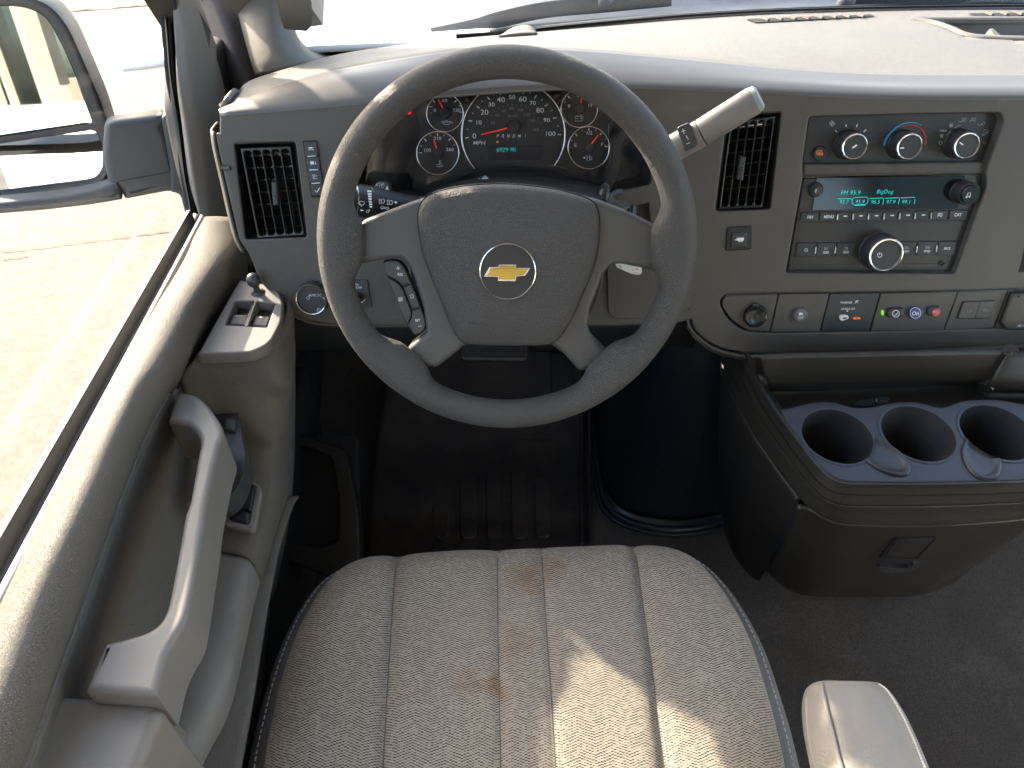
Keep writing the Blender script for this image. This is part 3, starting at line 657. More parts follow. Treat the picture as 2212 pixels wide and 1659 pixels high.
ink('door_symbol', PLK, [ZL(Z4, (1550, 1560), (1555, 1535), (1575, 1527), (1598, 1540), (1594, 1567), (1550, 1557)), ZL(Z4, (1546, 1548), (1590, 1558))], 1.1, M['white'], lk, .0058)
# switch pod on the door
PP = Plane(0, 0, 0, 88, p0=P(*Z4(1600, 400), z=-.585))
podo = [V(q) for q in rr(ZL(Z4, (1545, 168, 4), (1690, 190, 8), (1790, 225, 18), (1826, 320, 16), (1810, 440, 10), (1740, 575, 20), (1620, 630, 10), (1278, 643, 3), (1350, 510, 4), (1440, 350, 4)), 4)]
wh1 = rr(ZL(Z4, (1518, 302), (1640, 302), (1586, 462), (1453, 456)), 1.5); wh2 = rr(ZL(Z4, (1657, 305), (1775, 318), (1722, 472), (1592, 464)), 1.5)
sp = thing('door_switch_pod', 'grey window and mirror switch panel on the door ledge', 'switch panel', PP.p0)
plate('panel', PP, [podo, wh1, wh2], -.010, .003, M['handle'], sp, .0022, 4)
plate('panel_border', PP, [[(q[0] + (q[0] - 535) * .03, q[1] + (q[1] - 690) * .03) for q in podo], wh1, wh2], -.016, -.0015, M['doorsm'], sp, .004, 4)
for wh, a in ((wh1, 'AUTO'), (wh2, None)):
    sleeve('switch_well', PP, wh, .001, -.018, M['doorsm'], sp)
    plate('well_floor', PP, [wh], -.020, -.0175, M['doorsm'], sp, 0)
for pts, a in ((ZL(Z4, (1492, 384), (1612, 388), (1583, 461), (1466, 455)), 'AUTO'), (ZL(Z4, (1634, 392), (1750, 400), (1720, 470), (1604, 464)), '-')):
    rk = plate('window_rocker', PP, [rr(pts, 3)], -.0170, -.003, M['btn'], sp, .003, 4)
    if a == 'AUTO': text('AUTO', PP, *Z4(1543, 399), 3.4, M['white'], rk, h=-.0024, bold=.01, wide=1.2)
    else: ink('window_mark', PP, [], 1, M['white'], rk, h=-.0028, fills=[arc(*Z4(1682, 408), 3.6, 0, 350, 14, 1.6)])
js = P(*Z4(1668, 262), z=-.583)
jo = thing('mirror_joystick', 'dark ball-topped mirror adjuster stalk on the switch pod', 'knob', js)
jn = V((-.02, -.1, 1))
lathe('knob', js, jn, [(.0095, 0), (.0095, .002), (.0065, .004), (.0040, .006), (.0036, .014), (.0048, .0155), (.0072, .0185), (.0085, .0225), (.0080, .027), (.0058, .031), (.003, .0328), (0, .0333)], M['key'], jo, 28)
lathe('socket_ring', js, V((0, 0, 1)), [(.0155, -.002), (.0155, .0008), (.012, .0012), (.010, -.002), (0, -.002)], M['black'], jo, 36)

# ------------------------------------------------------------------ door mirror, arm in front
dm = (ray(100, 200)).normalized()
rdir = V((.13, -1, .0)).normalized()
mn = (rdir - dm).normalized()
PM = Plane(0, 0, 0, math.degrees(math.asin(mn.z)), yaw=math.degrees(math.atan2(mn.x, -mn.y)), p0=ray(110, 210) * 1.26)
mr = thing('door_mirror', 'dark grey towing style door mirror with two glasses outside the driver window', 'mirror', PM.p0)
ho = [V(q) for q in rr(ZL(Z1, (-500, -40, 40), (120, -45, 60), (330, 20, 40), (450, 180, 20), (560, 430, 40), (650, 640, 20), (715, 840, 20), (735, 1080, 30), (650, 1205, 30), (500, 1245, 20), (-500, 1350, 40)), 4)]
g1 = rr(ZL(Z1, (-450, 30, 20), (160, 42, 30), (300, 105, 25), (400, 290, 20), (480, 470, 20), (594, 790, 6), (560, 812, 8), (-450, 960, 20)), 4)
g2 = rr(ZL(Z1, (-450, 985, 10), (560, 834, 10), (625, 850, 10), (662, 950, 15), (662, 1080, 15), (620, 1150, 14), (540, 1168, 10), (-450, 1290, 20)), 4)
plate('mirror_bezel', PM, [ho, g1, g2], -.02, .010, M['mirrim'], mr, .008, 4)
big = [(q[0] + (q[0] + 20) * .012, q[1] + (q[1] - 210) * .012) for q in ho]
vs, fs = [], []
p = [V(PM.uv(PM.at(*q))) for q in big]
if area(p) < 0: p = p[::-1]
c = sum(p, V((0, 0))) / len(p)
grid('housing', [[PM.w(*(c + (a - c) * s), h) for a in p] for s, h in ((.985, .012), (1.0, .006), (1.02, -.01), (1.03, -.05), (.98, -.09), (.85, -.12), (.5, -.14), (.01, -.145))], M['mirhouse'], mr, close=True, flip=False, sharp=50)
plate('main_glass', PM, [g1], -.006, .002, M['mirror'], mr, 0)
plate('convex_glass', PM, [g2], -.006, .002, M['mirror'], mr, 0)
AM = Plane(0, 0, 0, 16, yaw=24, p0=P(*Z1(900, 1000), X=-.575))
plate('mirror_arm', AM, [rr(ZL(Z1, (672, 800, 8), (725, 778, 14), (1052, 735, 5), (1085, 900, 10), (1120, 1040, 10), (1150, 1100, 8), (1170, 1235, 10), (1060, 1243, 5), (805, 1292, 8), (775, 1215, 8), (700, 1190, 10), (660, 1000, 10)), 4)], -.07, 0, M['mirhouse'], mr, .012, 6)
plate('arm_foot', AM, [rr(ZL(Z1, (1040, 755, 8), (1078, 728, 6), (1150, 700, 4), (1240, 1100, 4), (1270, 1420, 4), (1195, 1380, 6), (1165, 1255, 14), (1100, 1240, 4), (1095, 1090, 4), (1060, 900, 4)), 4)], -.06, .006, M['mirhouse'], mr, .006, 4)
plate('lower_shroud', AM, [rr(ZL(Z1, (-500, 1345, 4), (0, 1305, 20), (400, 1268, 20), (640, 1215, 20), (752, 1165, 4), (770, 1185, 4), (790, 1292, 3), (600, 1325, 20), (300, 1360, 20), (0, 1385, 20), (-500, 1440, 4)), 4)], -.05, .004, M['mirhouse'], mr, .010, 5)
ink('arm_joint', AM, [ZL(Z1, (1038, 765), (1062, 900), (1095, 1090), (1090, 1110), (775, 1168), (760, 1180))], 2.0, M['gap'], mr, .0055)
# ------------------------------------------------------------------ dashboard
dash = thing('dashboard', 'dark plastic dashboard with a pale dusty padded top under the windshield', 'dashboard', (.2, .85, -.7))
R0 = [(474, 243), (500, 241), (600, 233), (740, 221), (870, 208), (945, 202), (1100, 191), (1227, 185), (1394, 184), (1600, 192), (1800, 202), (2000, 207), (2212, 207), (2330, 207)]
R2 = [(478, 238), (494, 226), (560, 200), (640, 173), (720, 152), (850, 128), (974, 110), (1100, 104), (1250, 107), (1500, 128), (1700, 147), (1900, 158), (2212, 160), (2330, 160)]
def lin(pts, h): return [FS.at(x, y, h) for x, y in pts]
r1 = [(472, 238), (500, 231), (600, 216), (740, 197), (870, 180), (945, 172), (1100, 163), (1227, 160), (1394, 165), (1600, 175), (1800, 186), (2000, 192), (2212, 192), (2330, 192)]
r15 = [(475, 234), (502, 224), (590, 200), (700, 174), (850, 152), (945, 142), (1100, 134), (1240, 133), (1420, 143), (1600, 157), (1800, 172), (1950, 178), (2212, 178), (2330, 178)]
band = [lin([(x, y + 9) for x, y in R0], .0004), lin(R0, -.0008), lin(r1, -.010), lin(r15, -.028), lin(R2, -.052)]
patch('brow_band', band, M['dash_lit'], dash, nu=90, nv=6, thick=.004, flip=True)
R25 = [(x, y - dy) for (x, y), dy in zip(R2, (1, 2, 3, 4, 4, 4, 4, 4, 4, 4, 4, 4, 4, 4))]
R3 = [(490, 226), (505, 208), (575, 172), (650, 152), (740, 128), (860, 112), (985, 95), (1130, 88), (1270, 84), (1500, 85), (1720, 88), (1900, 88), (2212, 88), (2330, 88)]
R4b = [(494, 224), (515, 195), (545, 172), (620, 148), (722, 119), (850, 99), (985, 83), (1130, 71), (1300, 56), (1500, 39), (1720, 27), (2000, 20), (2212, 19), (2330, 20)]
R4h = [-.05, -.10, -.20, -.28, -.33] + [HB] * 9
R3h = [-.05, -.09, -.14, -.17] + [-.20] * 10
pad_ = [lin(R2, -.054), lin(R25, -.062), [FS.at(x, y, h) for (x, y), h in zip(R3, R3h)], [FS.at(x, y, h) for (x, y), h in zip(R4b, R4h)]]
patch('top_pad', pad_, M['dash_top'], dash, nu=110, nv=8, thick=.006, flip=True)
# raised end of the defroster duct cover, left of the seal
bump = spl(ZL(B5, (1810, 236), (1840, 224), (1900, 186), (1985, 166), (2035, 180), (2066, 213)), 4)
patch('pad_hump', [[P(x, y, d=1.17) for x, y in bump], [P(x, y + 2.5, d=1.155) for x, y in bump], [P(x, y * .0 + 76 - (x - 1077) * .08, d=1.13) for x, y in bump]], M['dash_top'], dash, nu=24, thick=.004)
# defroster vents: dark slot with pale fins, laid on the pad
padob = bpy.data.objects['top_pad']; padt = surf(padob)
def os_(x, y, l): return onsurf(padt, x, y, l) or FS.at(x, y, -.34)
def dfr(x0, x1, y0, y1, n, nm='defroster_vent'):
    N = 14
    t0 = [os_(x0 + (x1 - x0) * k / N, y0 + (y1 - y0) * k / N, .0015) for k in range(N + 1)]
    t1 = [os_(x0 + 22 + (x1 - x0 - 12) * k / N, y0 + 8 + (y1 + 4 - y0 - 8) * k / N, .0015) for k in range(N + 1)]
    o = grid(nm, [t0, t1], M['gap'], dash)
    for k in range(n):
        t = (k + 1.2) / (n + 1.2); xa = x0 + (x1 - x0) * t; ya = y0 + (y1 - y0) * t
        a, b, c_, d_ = [os_(*q, .002) for q in ((xa - 4, ya + 1), (xa + 1, ya + 1), (xa + 17, ya + 6.5), (xa + 12, ya + 6.5))]
        u_ = V((0, 0, .003)); obj('fin', [a, b, c_, d_, a + u_, b + u_, c_ + u_, d_ + u_], [(4, 5, 6, 7), (0, 1, 5, 4), (1, 2, 6, 5), (2, 3, 7, 6), (3, 0, 4, 7)], M['dash_top'], o, smooth=False)
dfr(1610, 1880, 43, 33, 8)
dfr(2090, 2320, 31, 27, 6)
# storage hollow in the right of the pad: faces cut away, walls and floor below
hol = spl([(1972, 42), (2015, 49), (2052, 61), (2078, 73), (2110, 80), (2150, 82), (2212, 84), (2324, 84)], 4)
hpoly = [tuple(q) for q in hol] + [(2328, 40), (2150, 41)]
me = padob.data
import bmesh
bm = bmesh.new(); bm.from_mesh(me)
kill = [f for f in bm.faces if inpoly(proj(f.calc_center_median()), hpoly)]
bmesh.ops.delete(bm, geom=kill, context='FACES'); bm.to_mesh(me); bm.free()
near = [onsurf(padt, q.x, q.y, .0) for q in hol]; far = [onsurf(padt, 1972 + (2324 - 1972) * k / (len(hol) - 1), 41.5 - .5 * k / len(hol), 0) for k in range(len(hol))]
ok = [k for k in range(len(hol)) if near[k] is not None and far[k] is not None]
near = [near[k] for k in ok]; far = [far[k] for k in ok]
D_ = V((0, 0, -.030))
rws = [near] + [[a.lerp(b, t) + D_ * s for a, b in zip(near, far)] for t, s in ((.06, .55), (.14, .9), (.3, 1), (.7, 1), (.9, .9), (.97, .5))] + [far]
grid('storage_hollow', rws, M['dash_lit'], dash, sharp=60)
sweep('hollow_lip', [p_ + V((0, 0, .0005)) for p_ in near], [(x * 2.2, y) for x, y in circ(.003, 10)], M['dash_top'], dash, straight=True)
sweep('hollow_lip', [p_ + V((0, 0, .0005)) for p_ in far], [(x * 2.0, y) for x, y in circ(.003, 10)], M['dash_top'], dash, straight=True)
plate('pad_peg', Plane(0, 0, 0, 60, p0=P(2142, 72, d=1.10)), [rr([(2137, 62), (2146, 60), (2168, 80), (2150, 81)], 3)], -.005, .006, M['armside'], dash, .002)

# fascia plate with its openings
out = [V(q) for q in spl(R0, 3)] + [V(q) for q in rr([(2330, 745, 0), (2212, 745, 0), (1900, 760, 30), (1650, 767, 30), (1552, 754, 30), (1500, 716, 20), (1480, 640, 10), (1410, 560, 10), (1400, 440, 0), (1330, 452, 0), (900, 455, 0), (895, 705, 2), (720, 703, 20), (650, 690, 20), (600, 650, 20), (560, 600, 20), (535, 545, 20), (516, 520, 10), (488, 400, 20), (470, 320, 20), (464, 285, 10)], 5)]
hv1 = rr([(506, 311), (637, 308), (662, 512), (531, 517)], 6)
clh = rr([(752, 415, 16), (762, 300, 30), (800, 236, 20), (930, 205, 8), (1100, 192, 20), (1240, 186, 8), (1330, 196, 20), (1402, 250, 16), (1406, 398, 10), (1330, 412, 10), (1240, 424, 20), (1110, 430, 20), (860, 428, 20)], 6)
hv2 = rr([(1573, 249), (1688, 243), (1664, 452), (1546, 456)], 6)
ctr = rr([(1749, 253, 6), (1960, 247, 4), (2160, 244, 6), (2168, 262, 8), (2128, 372, 5), (2130, 400, 5), (2062, 590, 6), (1699, 589, 4), (1736, 380, 3), (1735, 352, 3)], 4)
stp = rr([(1563, 637, 10), (1682, 634, 0), (1902, 632, 0), (2069, 629, 0), (2180, 626, 0), (2340, 624, 0), (2320, 711, 0), (2147, 709, 0), (1879, 716, 0), (1664, 719.5, 0), (1606, 715, 12), (1572, 690, 14), (1554, 655, 10)], 4)
fascia = plate('fascia', FS, [out, hv1, clh, hv2, ctr, stp], -.004, 0, M['dash'], dash, .0028, 3)
# rolled under edge
lowr = [(520, 522), (540, 550), (562, 602), (602, 652), (652, 692), (720, 704), (895, 706)]
patch('lower_edge', [lin(lowr, -.002), [FS.at(x, y + 2, -.012) for x, y in lowr], [FS.at(x + 6, y + 3, -.04) for x, y in lowr]], M['dash'], dash, nu=40, thick=.003)
lowr2 = [(1482, 640), (1490, 700), (1512, 728), (1555, 755), (1650, 768), (1900, 761), (2212, 746), (2330, 744)]
patch('lower_edge', [lin(lowr2, -.001), [FS.at(x, y + 5, -.010) for x, y in lowr2], [FS.at(x - 2, y + 6, -.05) for x, y in lowr2], [FS.at(x - 2, y - 2, -.16) for x, y in lowr2]], M['dash'], dash, nu=60, thick=.003)
lip = [(1484, 702), (1508, 732), (1552, 757), (1600, 766), (1645, 768)]
sweep('trim_line', [FS.at(x, y + 3, -.006) for x, y in lip], circ(.0012, 6), M['dash_lit'], dash)
# dash end cap with side demister slots
ends = [(466, 285), (470, 320), (488, 400), (512, 505), (530, 545)]
patch('end_cap', [lin(ends, -.002), [FS.at(x - 6, y - 3, -.02) for x, y in ends], [FS.at(x + 6, y - 22, -.09) for x, y in ends]], M['dash'], dash, nu=30, thick=.003)
for a, b in ((ZL(Z1, (1435, 935), (1452, 1000), (1470, 1065)), 0), (ZL(Z1, (1470, 1100), (1500, 1240), (1535, 1390)), 0)):
    sweep('side_slot', [FS.at(x, y, -.006) for x, y in a], rsec(.004, .008, .002), M['gap'], dash)
sweep('slot_bridge', [FS.at(*Z1(x, y), .001) for x, y in ((1430, 1072), (1455, 1085), (1485, 1082))], circ(.003, 8), M['dash'], dash)
# knee bolster and a dark sheet for the shade under the dash
BL = Plane(1400, 640, .97, 26)
plate('knee_bolster', BL, [rr([(900, 440), (1500, 430), (1500, 690), (1460, 700), (1310, 706), (900, 700)], 6)], -.02, 0, M['dash'], dash, .004)
plate('bolster_panel', BL, [rr([(1310, 560, 4), (1500, 560, 4), (1490, 668, 6), (1405, 689, 20), (1330, 690, 12), (1314, 676, 8)], 6)], 0, .004, M['dash'], dash, .0015)
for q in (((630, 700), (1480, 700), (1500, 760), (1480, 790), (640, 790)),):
    patch('under_dash_shade', [[P(x, 700, d=1.02) for x in (560, 900, 1200, 1500)], [P(x, 740, d=1.12) for x in (560, 900, 1200, 1500)], [P(x, 760, d=1.35) for x in (500, 900, 1200, 1500)]], M['under'], dash, nu=10, thick=.004)
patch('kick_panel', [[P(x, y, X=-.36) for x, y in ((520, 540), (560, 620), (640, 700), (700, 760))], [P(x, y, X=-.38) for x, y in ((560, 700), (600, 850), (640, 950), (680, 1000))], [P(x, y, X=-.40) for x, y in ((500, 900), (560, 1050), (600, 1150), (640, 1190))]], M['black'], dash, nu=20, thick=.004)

M['scratch'] = mat('pale_scratch', (.16, .15, .14), .6)
for sc_pts in (A_ for A_ in (ZL(B8, (850, 1303), (890, 1300), (950, 1304), (970, 1288)), ZL(Z4, (1790, 162), (1812, 156), (1826, 154)), ZL(Z3, (1110, 385), (1140, 392)), ZL(B4, (850, 445), (940, 452), (1000, 458)))):
    ink('scratch', FS, [sc_pts], .55, M['scratch'], dash, .0001)
# ---- air vents
def vent(label, o, r, tabx, lean, corner):
    t = thing('air_vent', label, 'air vent', FS.at(*corner), 'dashboard air vents')
    sleeve('surround', FS, o, -.0008, -.035, M['black'], t, .002)
    plate('back', FS, [o], -.060, -.058, M['gap'], t, 0)
    plate('inner_sleeve', FS, [o, inset_px(o, 1.2)], -.058, -.004, M['gap'], t, 0)
    (ax, ay), (bx, by), (cx_, cy_), (dx, dy) = r       # frame corners tl tr br bl
    def q(u, v): 
        x = (ax * (1 - u) + bx * u) * (1 - v) + (dx * (1 - u) + cx_ * u) * v; y = (ay * (1 - u) + by * u) * (1 - v) + (dy * (1 - u) + cy_ * u) * v; return (x, y)
    holes = []
    for k in range(5):
        u0, u1 = .035 + k * .188 + .018, .035 + (k + 1) * .188 - .018
        pts = [q(u0, .035), q(u1, .035), q(u1, .97), q(u0, .97)]
        holes.append(rr(pts, 8, 4))
    plate('vent_grille', FS, [rr([q(0, 0), q(1, 0), q(1, 1), q(0, 1)], 3)] + holes, -.012, -.0035, M['gloss'], t, .0012, 2)
    for k in range(7):
        v = .10 + k * .134
        a, b = q(.04, v), q(.96, v)
        s_ = [FS.at(a[0], a[1], -.016), FS.at(b[0], b[1], -.016), FS.at(b[0], b[1], -.034) + V((0, 0, .003)), FS.at(a[0], a[1], -.034) + V((0, 0, .003))]
        u_ = V((0, .0003, .0018))
        obj('vane', s_ + [p_ + u_ for p_ in s_], [(0, 1, 2, 3), (7, 6, 5, 4), (0, 4, 5, 1), (2, 6, 7, 3)], M['gloss'], t, smooth=False)
    c_ = q(tabx[0], tabx[1])
    tb = plate('thumb_wheel', FS, [box_px(FS, c_[0], c_[1], 13, 52, lean)], -.014, .0015, M['btn'], t, .002)
    for k in (-1, 0, 1): plate('rib', FS, [box_px(FS, c_[0] + k * lean * .06, c_[1] + k * 7 + 2, 8, 4, lean)], .001, .0025, M['key'], tb, .0006, 2)
def inset_px(o, d):
    p = [V(a) for a in o]; s = 1 if area(p) > 0 else -1
    if s < 0: p = p[::-1]
    return inset(p, d)
vent('rectangular louvred air vent at the left end of the dash by the door', hv1, ((518, 320), (627, 315), (658, 509), (556, 516)), (.53, .52), 4, (585, 415))
vent('rectangular louvred air vent behind the gear lever, left of the climate controls', hv2, ((1578, 262), (1676, 250), (1648, 449), (1552, 454)), (.40, .55), -7, (1612, 350))

# ---- four-button bank beside the left vent
bb = thing('button_bank', 'column of four dark menu buttons with chrome separators right of the left air vent', 'button panel', FS.at(676, 360))
bo = rr(ZL(C1, (222, 300), (545, 292), (700, 1520), (415, 1530)), 3)
plate('button_frame', FS, [bo], -.001, .0006, M['gap'], bb, .0004)
segs = [((248, 318), (528, 318), (575, 625), (285, 640)), ((290, 650), (580, 638), (620, 925), (330, 940)), ((338, 952), (625, 935), (670, 1215), (375, 1228)), ((385, 1240), (672, 1225), (700, 1500), (428, 1505))]
bts = [plate('menu_button', FS, [rr(ZL(C1, *s), 2)], .0003, .0030, M['btn'], bb, .0010) for s in segs]
for a, b in (((328, 640), (530, 630)), ((372, 940), (578, 928)), ((420, 1232), (622, 1218))):
    a, b = C1(*a), C1(*b); plate('chrome_bar', FS, [rr([(a[0], a[1] - 1.6), (b[0], b[1] - 1.6), (b[0], b[1] + 1.6), (a[0], a[1] + 1.6)], .8)], .002, .0042, M['silver'], bb, .0006, 2)
WH = M['white']
ink('road_symbol', FS, [ZL(C1, (345, 458), (400, 442), (465, 452)), ZL(C1, (395, 450), (360, 512)), ZL(C1, (408, 460), (410, 510)), ZL(C1, (412, 450), (468, 508))], 1.0, WH, bts[0], .0030)
ink('car_symbol', FS, [ZL(C1, (392, 780), (410, 752), (455, 750), (478, 775)), ZL(C1, (505, 755), (508, 762)), ZL(C1, (500, 775), (508, 776), (513, 815), (522, 814))], 1.2, WH, bts[1], .0030, fills=[ZL(C1, (400, 770), (470, 768), (476, 820), (460, 822), (456, 805), (428, 806), (425, 824), (410, 822))])
ink('list_symbol', FS, [ZL(C1, (445, 1040), (485, 1036), (490, 1070), (450, 1074), (445, 1040)), ZL(C1, (455, 1095), (490, 1092), (496, 1128), (460, 1130), (455, 1095)), ZL(C1, (500, 1068), (540, 1066)), ZL(C1, (505, 1128), (550, 1126))], .8, WH, bts[2], .0030)
ink('check_symbol', FS, [ZL(C1, (495, 1382), (540, 1420), (605, 1322))], 1.6, WH, bts[3], .0030)

# ---- headlamp switch and dimmer
hs = thing('headlamp_switch', 'round headlamp dial with chrome rim on the left lower dash', 'switch', FS.at(688, 642))
hc = FS.at(*B8(205, 1105)); k = FS.sc(*B8(225, 1130)) * .23155
lathe('dial', hc, FS.n, [(k * 150, 0), (k * 150, .006), (k * 146, .012), (k * 140, .0145), (k * 128, .0145), (k * 126, .013), (0, .013)], M['btn'], hs, 64)
lathe('dial_ring', hc, FS.n, [(k * 144, .013), (k * 143, .0155), (k * 138, .017), (k * 131, .0165), (k * 130, .013)], M['chrome'], hs, 64)
hx = lambda x, y: B8(x, y)
text('AUTO', FS, *B8(190, 1096), 4.8, WH, hs, h=.0136, bold=.012, wide=.85)
ink('lamp_symbol', FS, [arc(*B8(150, 1120), 3.2, 60, -240, 14), ZL(B8, (152, 1100), (152, 1118)), ZL(B8, (232, 1086), (246, 1086), (250, 1096), (246, 1106), (232, 1106)), ZL(B8, (275, 1086), (262, 1086), (258, 1096), (262, 1106), (275, 1106)), ZL(B8, (285, 1116), (298, 1118)), ZL(B8, (285, 1126), (298, 1128)), ZL(B8, (302, 1114), (318, 1116), (318, 1134), (302, 1136), (302, 1114)), arc(*B8(250, 1234), 2.4, 0, 360, 12)] + [[(B8(250, 1234)[0] + 3.4 * math.cos(a), B8(250, 1234)[1] + 3.4 * math.sin(a)), (B8(250, 1234)[0] + 5 * math.cos(a), B8(250, 1234)[1] + 5 * math.sin(a))] for a in [i * math.pi / 4 for i in range(8)]], .7, WH, hs, .0132)
ds = thing('dome_dimmer_switch', 'square dome lamp and dimmer control half hidden behind the wheel rim', 'switch', FS.at(780, 640))
plate('dimmer_plate', FS, [rr(ZL(B8, (470, 952), (705, 955), (745, 1212), (510, 1214)), 1.5)], 0, .0022, M['btn'], ds, .001)
ink('plate_split', FS, [ZL(B8, (500, 1094), (722, 1100))], .9, M['gap'], ds, .0023)
text('DOME OFF', FS, *B8(598, 1024), 4.4, WH, ds, h=.0026, bold=.01, wide=.8)
lathe('dimmer_knob', FS.at(*B8(615, 1110)), FS.n, [(k * 50, 0), (k * 48, .012), (k * 42, .015), (0, .0155)], M['btn'], ds, 32)
ink('dimmer_arc', FS, [arc(*B8(620, 1100), 16, -25, -80, 8)], 2.2, WH, ds, .0024)
ink('dome_symbol', FS, [ZL(B8, (585, 990), (620, 994)), ZL(B8, (588, 1006), (600, 996)), ZL(B8, (612, 1008), (606, 996))], .8, WH, ds, .0024)

# ---- instrument cluster
CL = Plane(1108, 300, .965, 25)
clu = thing('instrument_cluster', 'instrument cluster with speedometer and four round gauges behind the wheel', 'instrument cluster', CL.at(1108, 300))
sleeve('cluster_hood', FS, clh, -.0005, -.07, M['black'], clu, -.001)
plate('cluster_face', CL, [rr([(700, 150), (1460, 140), (1460, 470), (700, 470)], 10)], -.006, 0, M['face'], clu, .001)
plate('left_panel', CL, [rr(ZL(B7, (-420, 180), (170, 170, ), (245, 400), (170, 965), (-430, 985)), 6)], -.001, .0015, M['gloss'], clu, .001)
plate('right_panel', CL, [rr([(1312, 262), (1398, 256), (1402, 415), (1316, 418)], 10)], 0, .003, M['gloss'], clu, .002)
def ell(cx, cy, rx, ry=None, a0=0, a1=360, n=56): return arc(cx, cy, rx, a0, a1, n, ry)
def ringpx(name, cx, cy, rx, ry, w_, m, par, a0=0, a1=360, h=.004):
    pts = ell(cx, cy, rx, ry, a0, a1, 64)
    path = [CL.at(x, y, h) for x, y in pts]
    k_ = CL.sc(cx, cy)
    return sweep(name, path, [(w_ * k_ * c, w_ * k_ * .6 * s) for c, s in circ(.5, 10)], m, par, up=CL.n, straight=True, caps=a1 - a0 < 359, sharp=60)
def numer(s, x, y, hpx, par, m=None, **kw): return text(s, CL, *B7(x, y), hpx, m or M['white'], par, h=.0016, wide=1.22, bold=.006, **kw)
spd = plate('speedometer', CL, [ell(1109, 289, 108, 110, 0, 360, 72)], -.001, .0010, M['face'], clu, .0005, 2)
ringpx('chrome_arc', 1109, 289, 112, 113, 4.2, M['chrome'], spd, -43, 224)
tk = [(672, 495), (705, 340), (775, 215), (870, 133), (975, 85), (1085, 70), (1193, 75), (1300, 120), (1400, 198), (1475, 313), (1518, 465)]
hub = (1109, 274)
T = [V(B7(*q)) for q in tk]
lines = []
for i in range(len(T)):
    v = T[i] - V(hub); e = v.normalized()
    lines.append({'p': [T[i] - e * 3.8, T[i] + e * 4.2], 'w': 2.1})
    if i < len(T) - 1:
        mid = crom(T, i + .5); e = (mid - V(hub)).normalized(); lines.append({'p': [mid - e * 1.5 + e * 2, mid + e * 4.2], 'w': 1.2})
ink('speed_ticks', CL, lines, 2, WH, spd, .0012)
for s_, x, y, hp_ in (('0', 740, 478, 10), ('10', 778, 355, 8.2), ('20', 833, 260, 10), ('30', 897, 190, 8.2), ('40', 985, 145, 10), ('50', 1085, 122, 8.2), ('60', 1183, 140, 10), ('70', 1275, 176, 8.2), ('80', 1343, 243, 10), ('90', 1403, 332, 8.2), ('100', 1435, 457, 9)): numer(s_, x, y, hp_, spd)
numer('MPH', 782, 541, 7.6, spd, shear=.2)
for s_, x, y in (('20', 908, 358), ('40', 950, 290), ('60', 1012, 248), ('80', 1083, 227), ('100', 1160, 240), ('120', 1222, 282), ('140', 1265, 338), ('160', 1300, 418)): numer(s_, x, y, 6, spd, M['grey'])
numer('km/h', 1090, 293, 6, spd, M['grey'], shear=.2)
kt = [(843, 388), (866, 335), (893, 292), (930, 255), (970, 229), (1008, 211), (1048, 200), (1088, 196), (1128, 198), (1168, 206), (1208, 218), (1245, 241), (1285, 275), (1316, 316), (1342, 366), (1357, 428)]
ink('metric_ticks', CL, [[V(B7(*q)), V(B7(*q)) + (V(B7(*q)) - V(hub)).normalized() * 3.5] for q in kt], 1.2, M['grey'], spd, .0012)
for s_, x in zip('PRNDM1', (950, 1000, 1048, 1100, 1150, 1205)): text(s_, CL, *B7(x, 478), 6.6, WH, spd, h=.0016, shear=.3, wide=.85, bold=.01)
ink('gear_marker', CL, [B7(943, 532) and [B7(943, 532), B7(960, 532)]], 3, M['amber'], spd, .0014)
lcd = plate('odometer_display', CL, [rr(ZL(B7, (855, 572), (1348, 572), (1348, 703), (855, 703)), 2)], .0008, .0018, mat('odometer_glass', (.006, .010, .024), .3), spd, .0004, 2)
text('6929 MI', CL, *B7(1033, 605), 8.8, M['cyan'], lcd, h=.0024, bold=-.028, wide=.84, space=1.2)
def needle(par, hubp, tip, w0, tail=None, h=.007):
    hb, tp = V(hubp), V(tip); e = (tp - hb).normalized(); nn = V((-e.y, e.x))
    q = [hb + nn * w0, tp + nn * w0 * .55, tp - nn * w0 * .55, hb - nn * w0]
    return plate('needle', CL, [[tuple(a) for a in q]], h - .0015, h, M['red'], par, .0004, 1)
def hubl(par, c, r_, h=.008): lathe('needle_hub', CL.at(*c), CL.n, [(r_, .001), (r_, h - .0015), (r_ * .9, h), (0, h + .0003)], M['face'], par, 36)
sk = CL.sc(1109, 280)
needle(spd, (1098, 276.5), (1039.5, 290.8), 1.9); hubl(spd, hub, sk * 14)
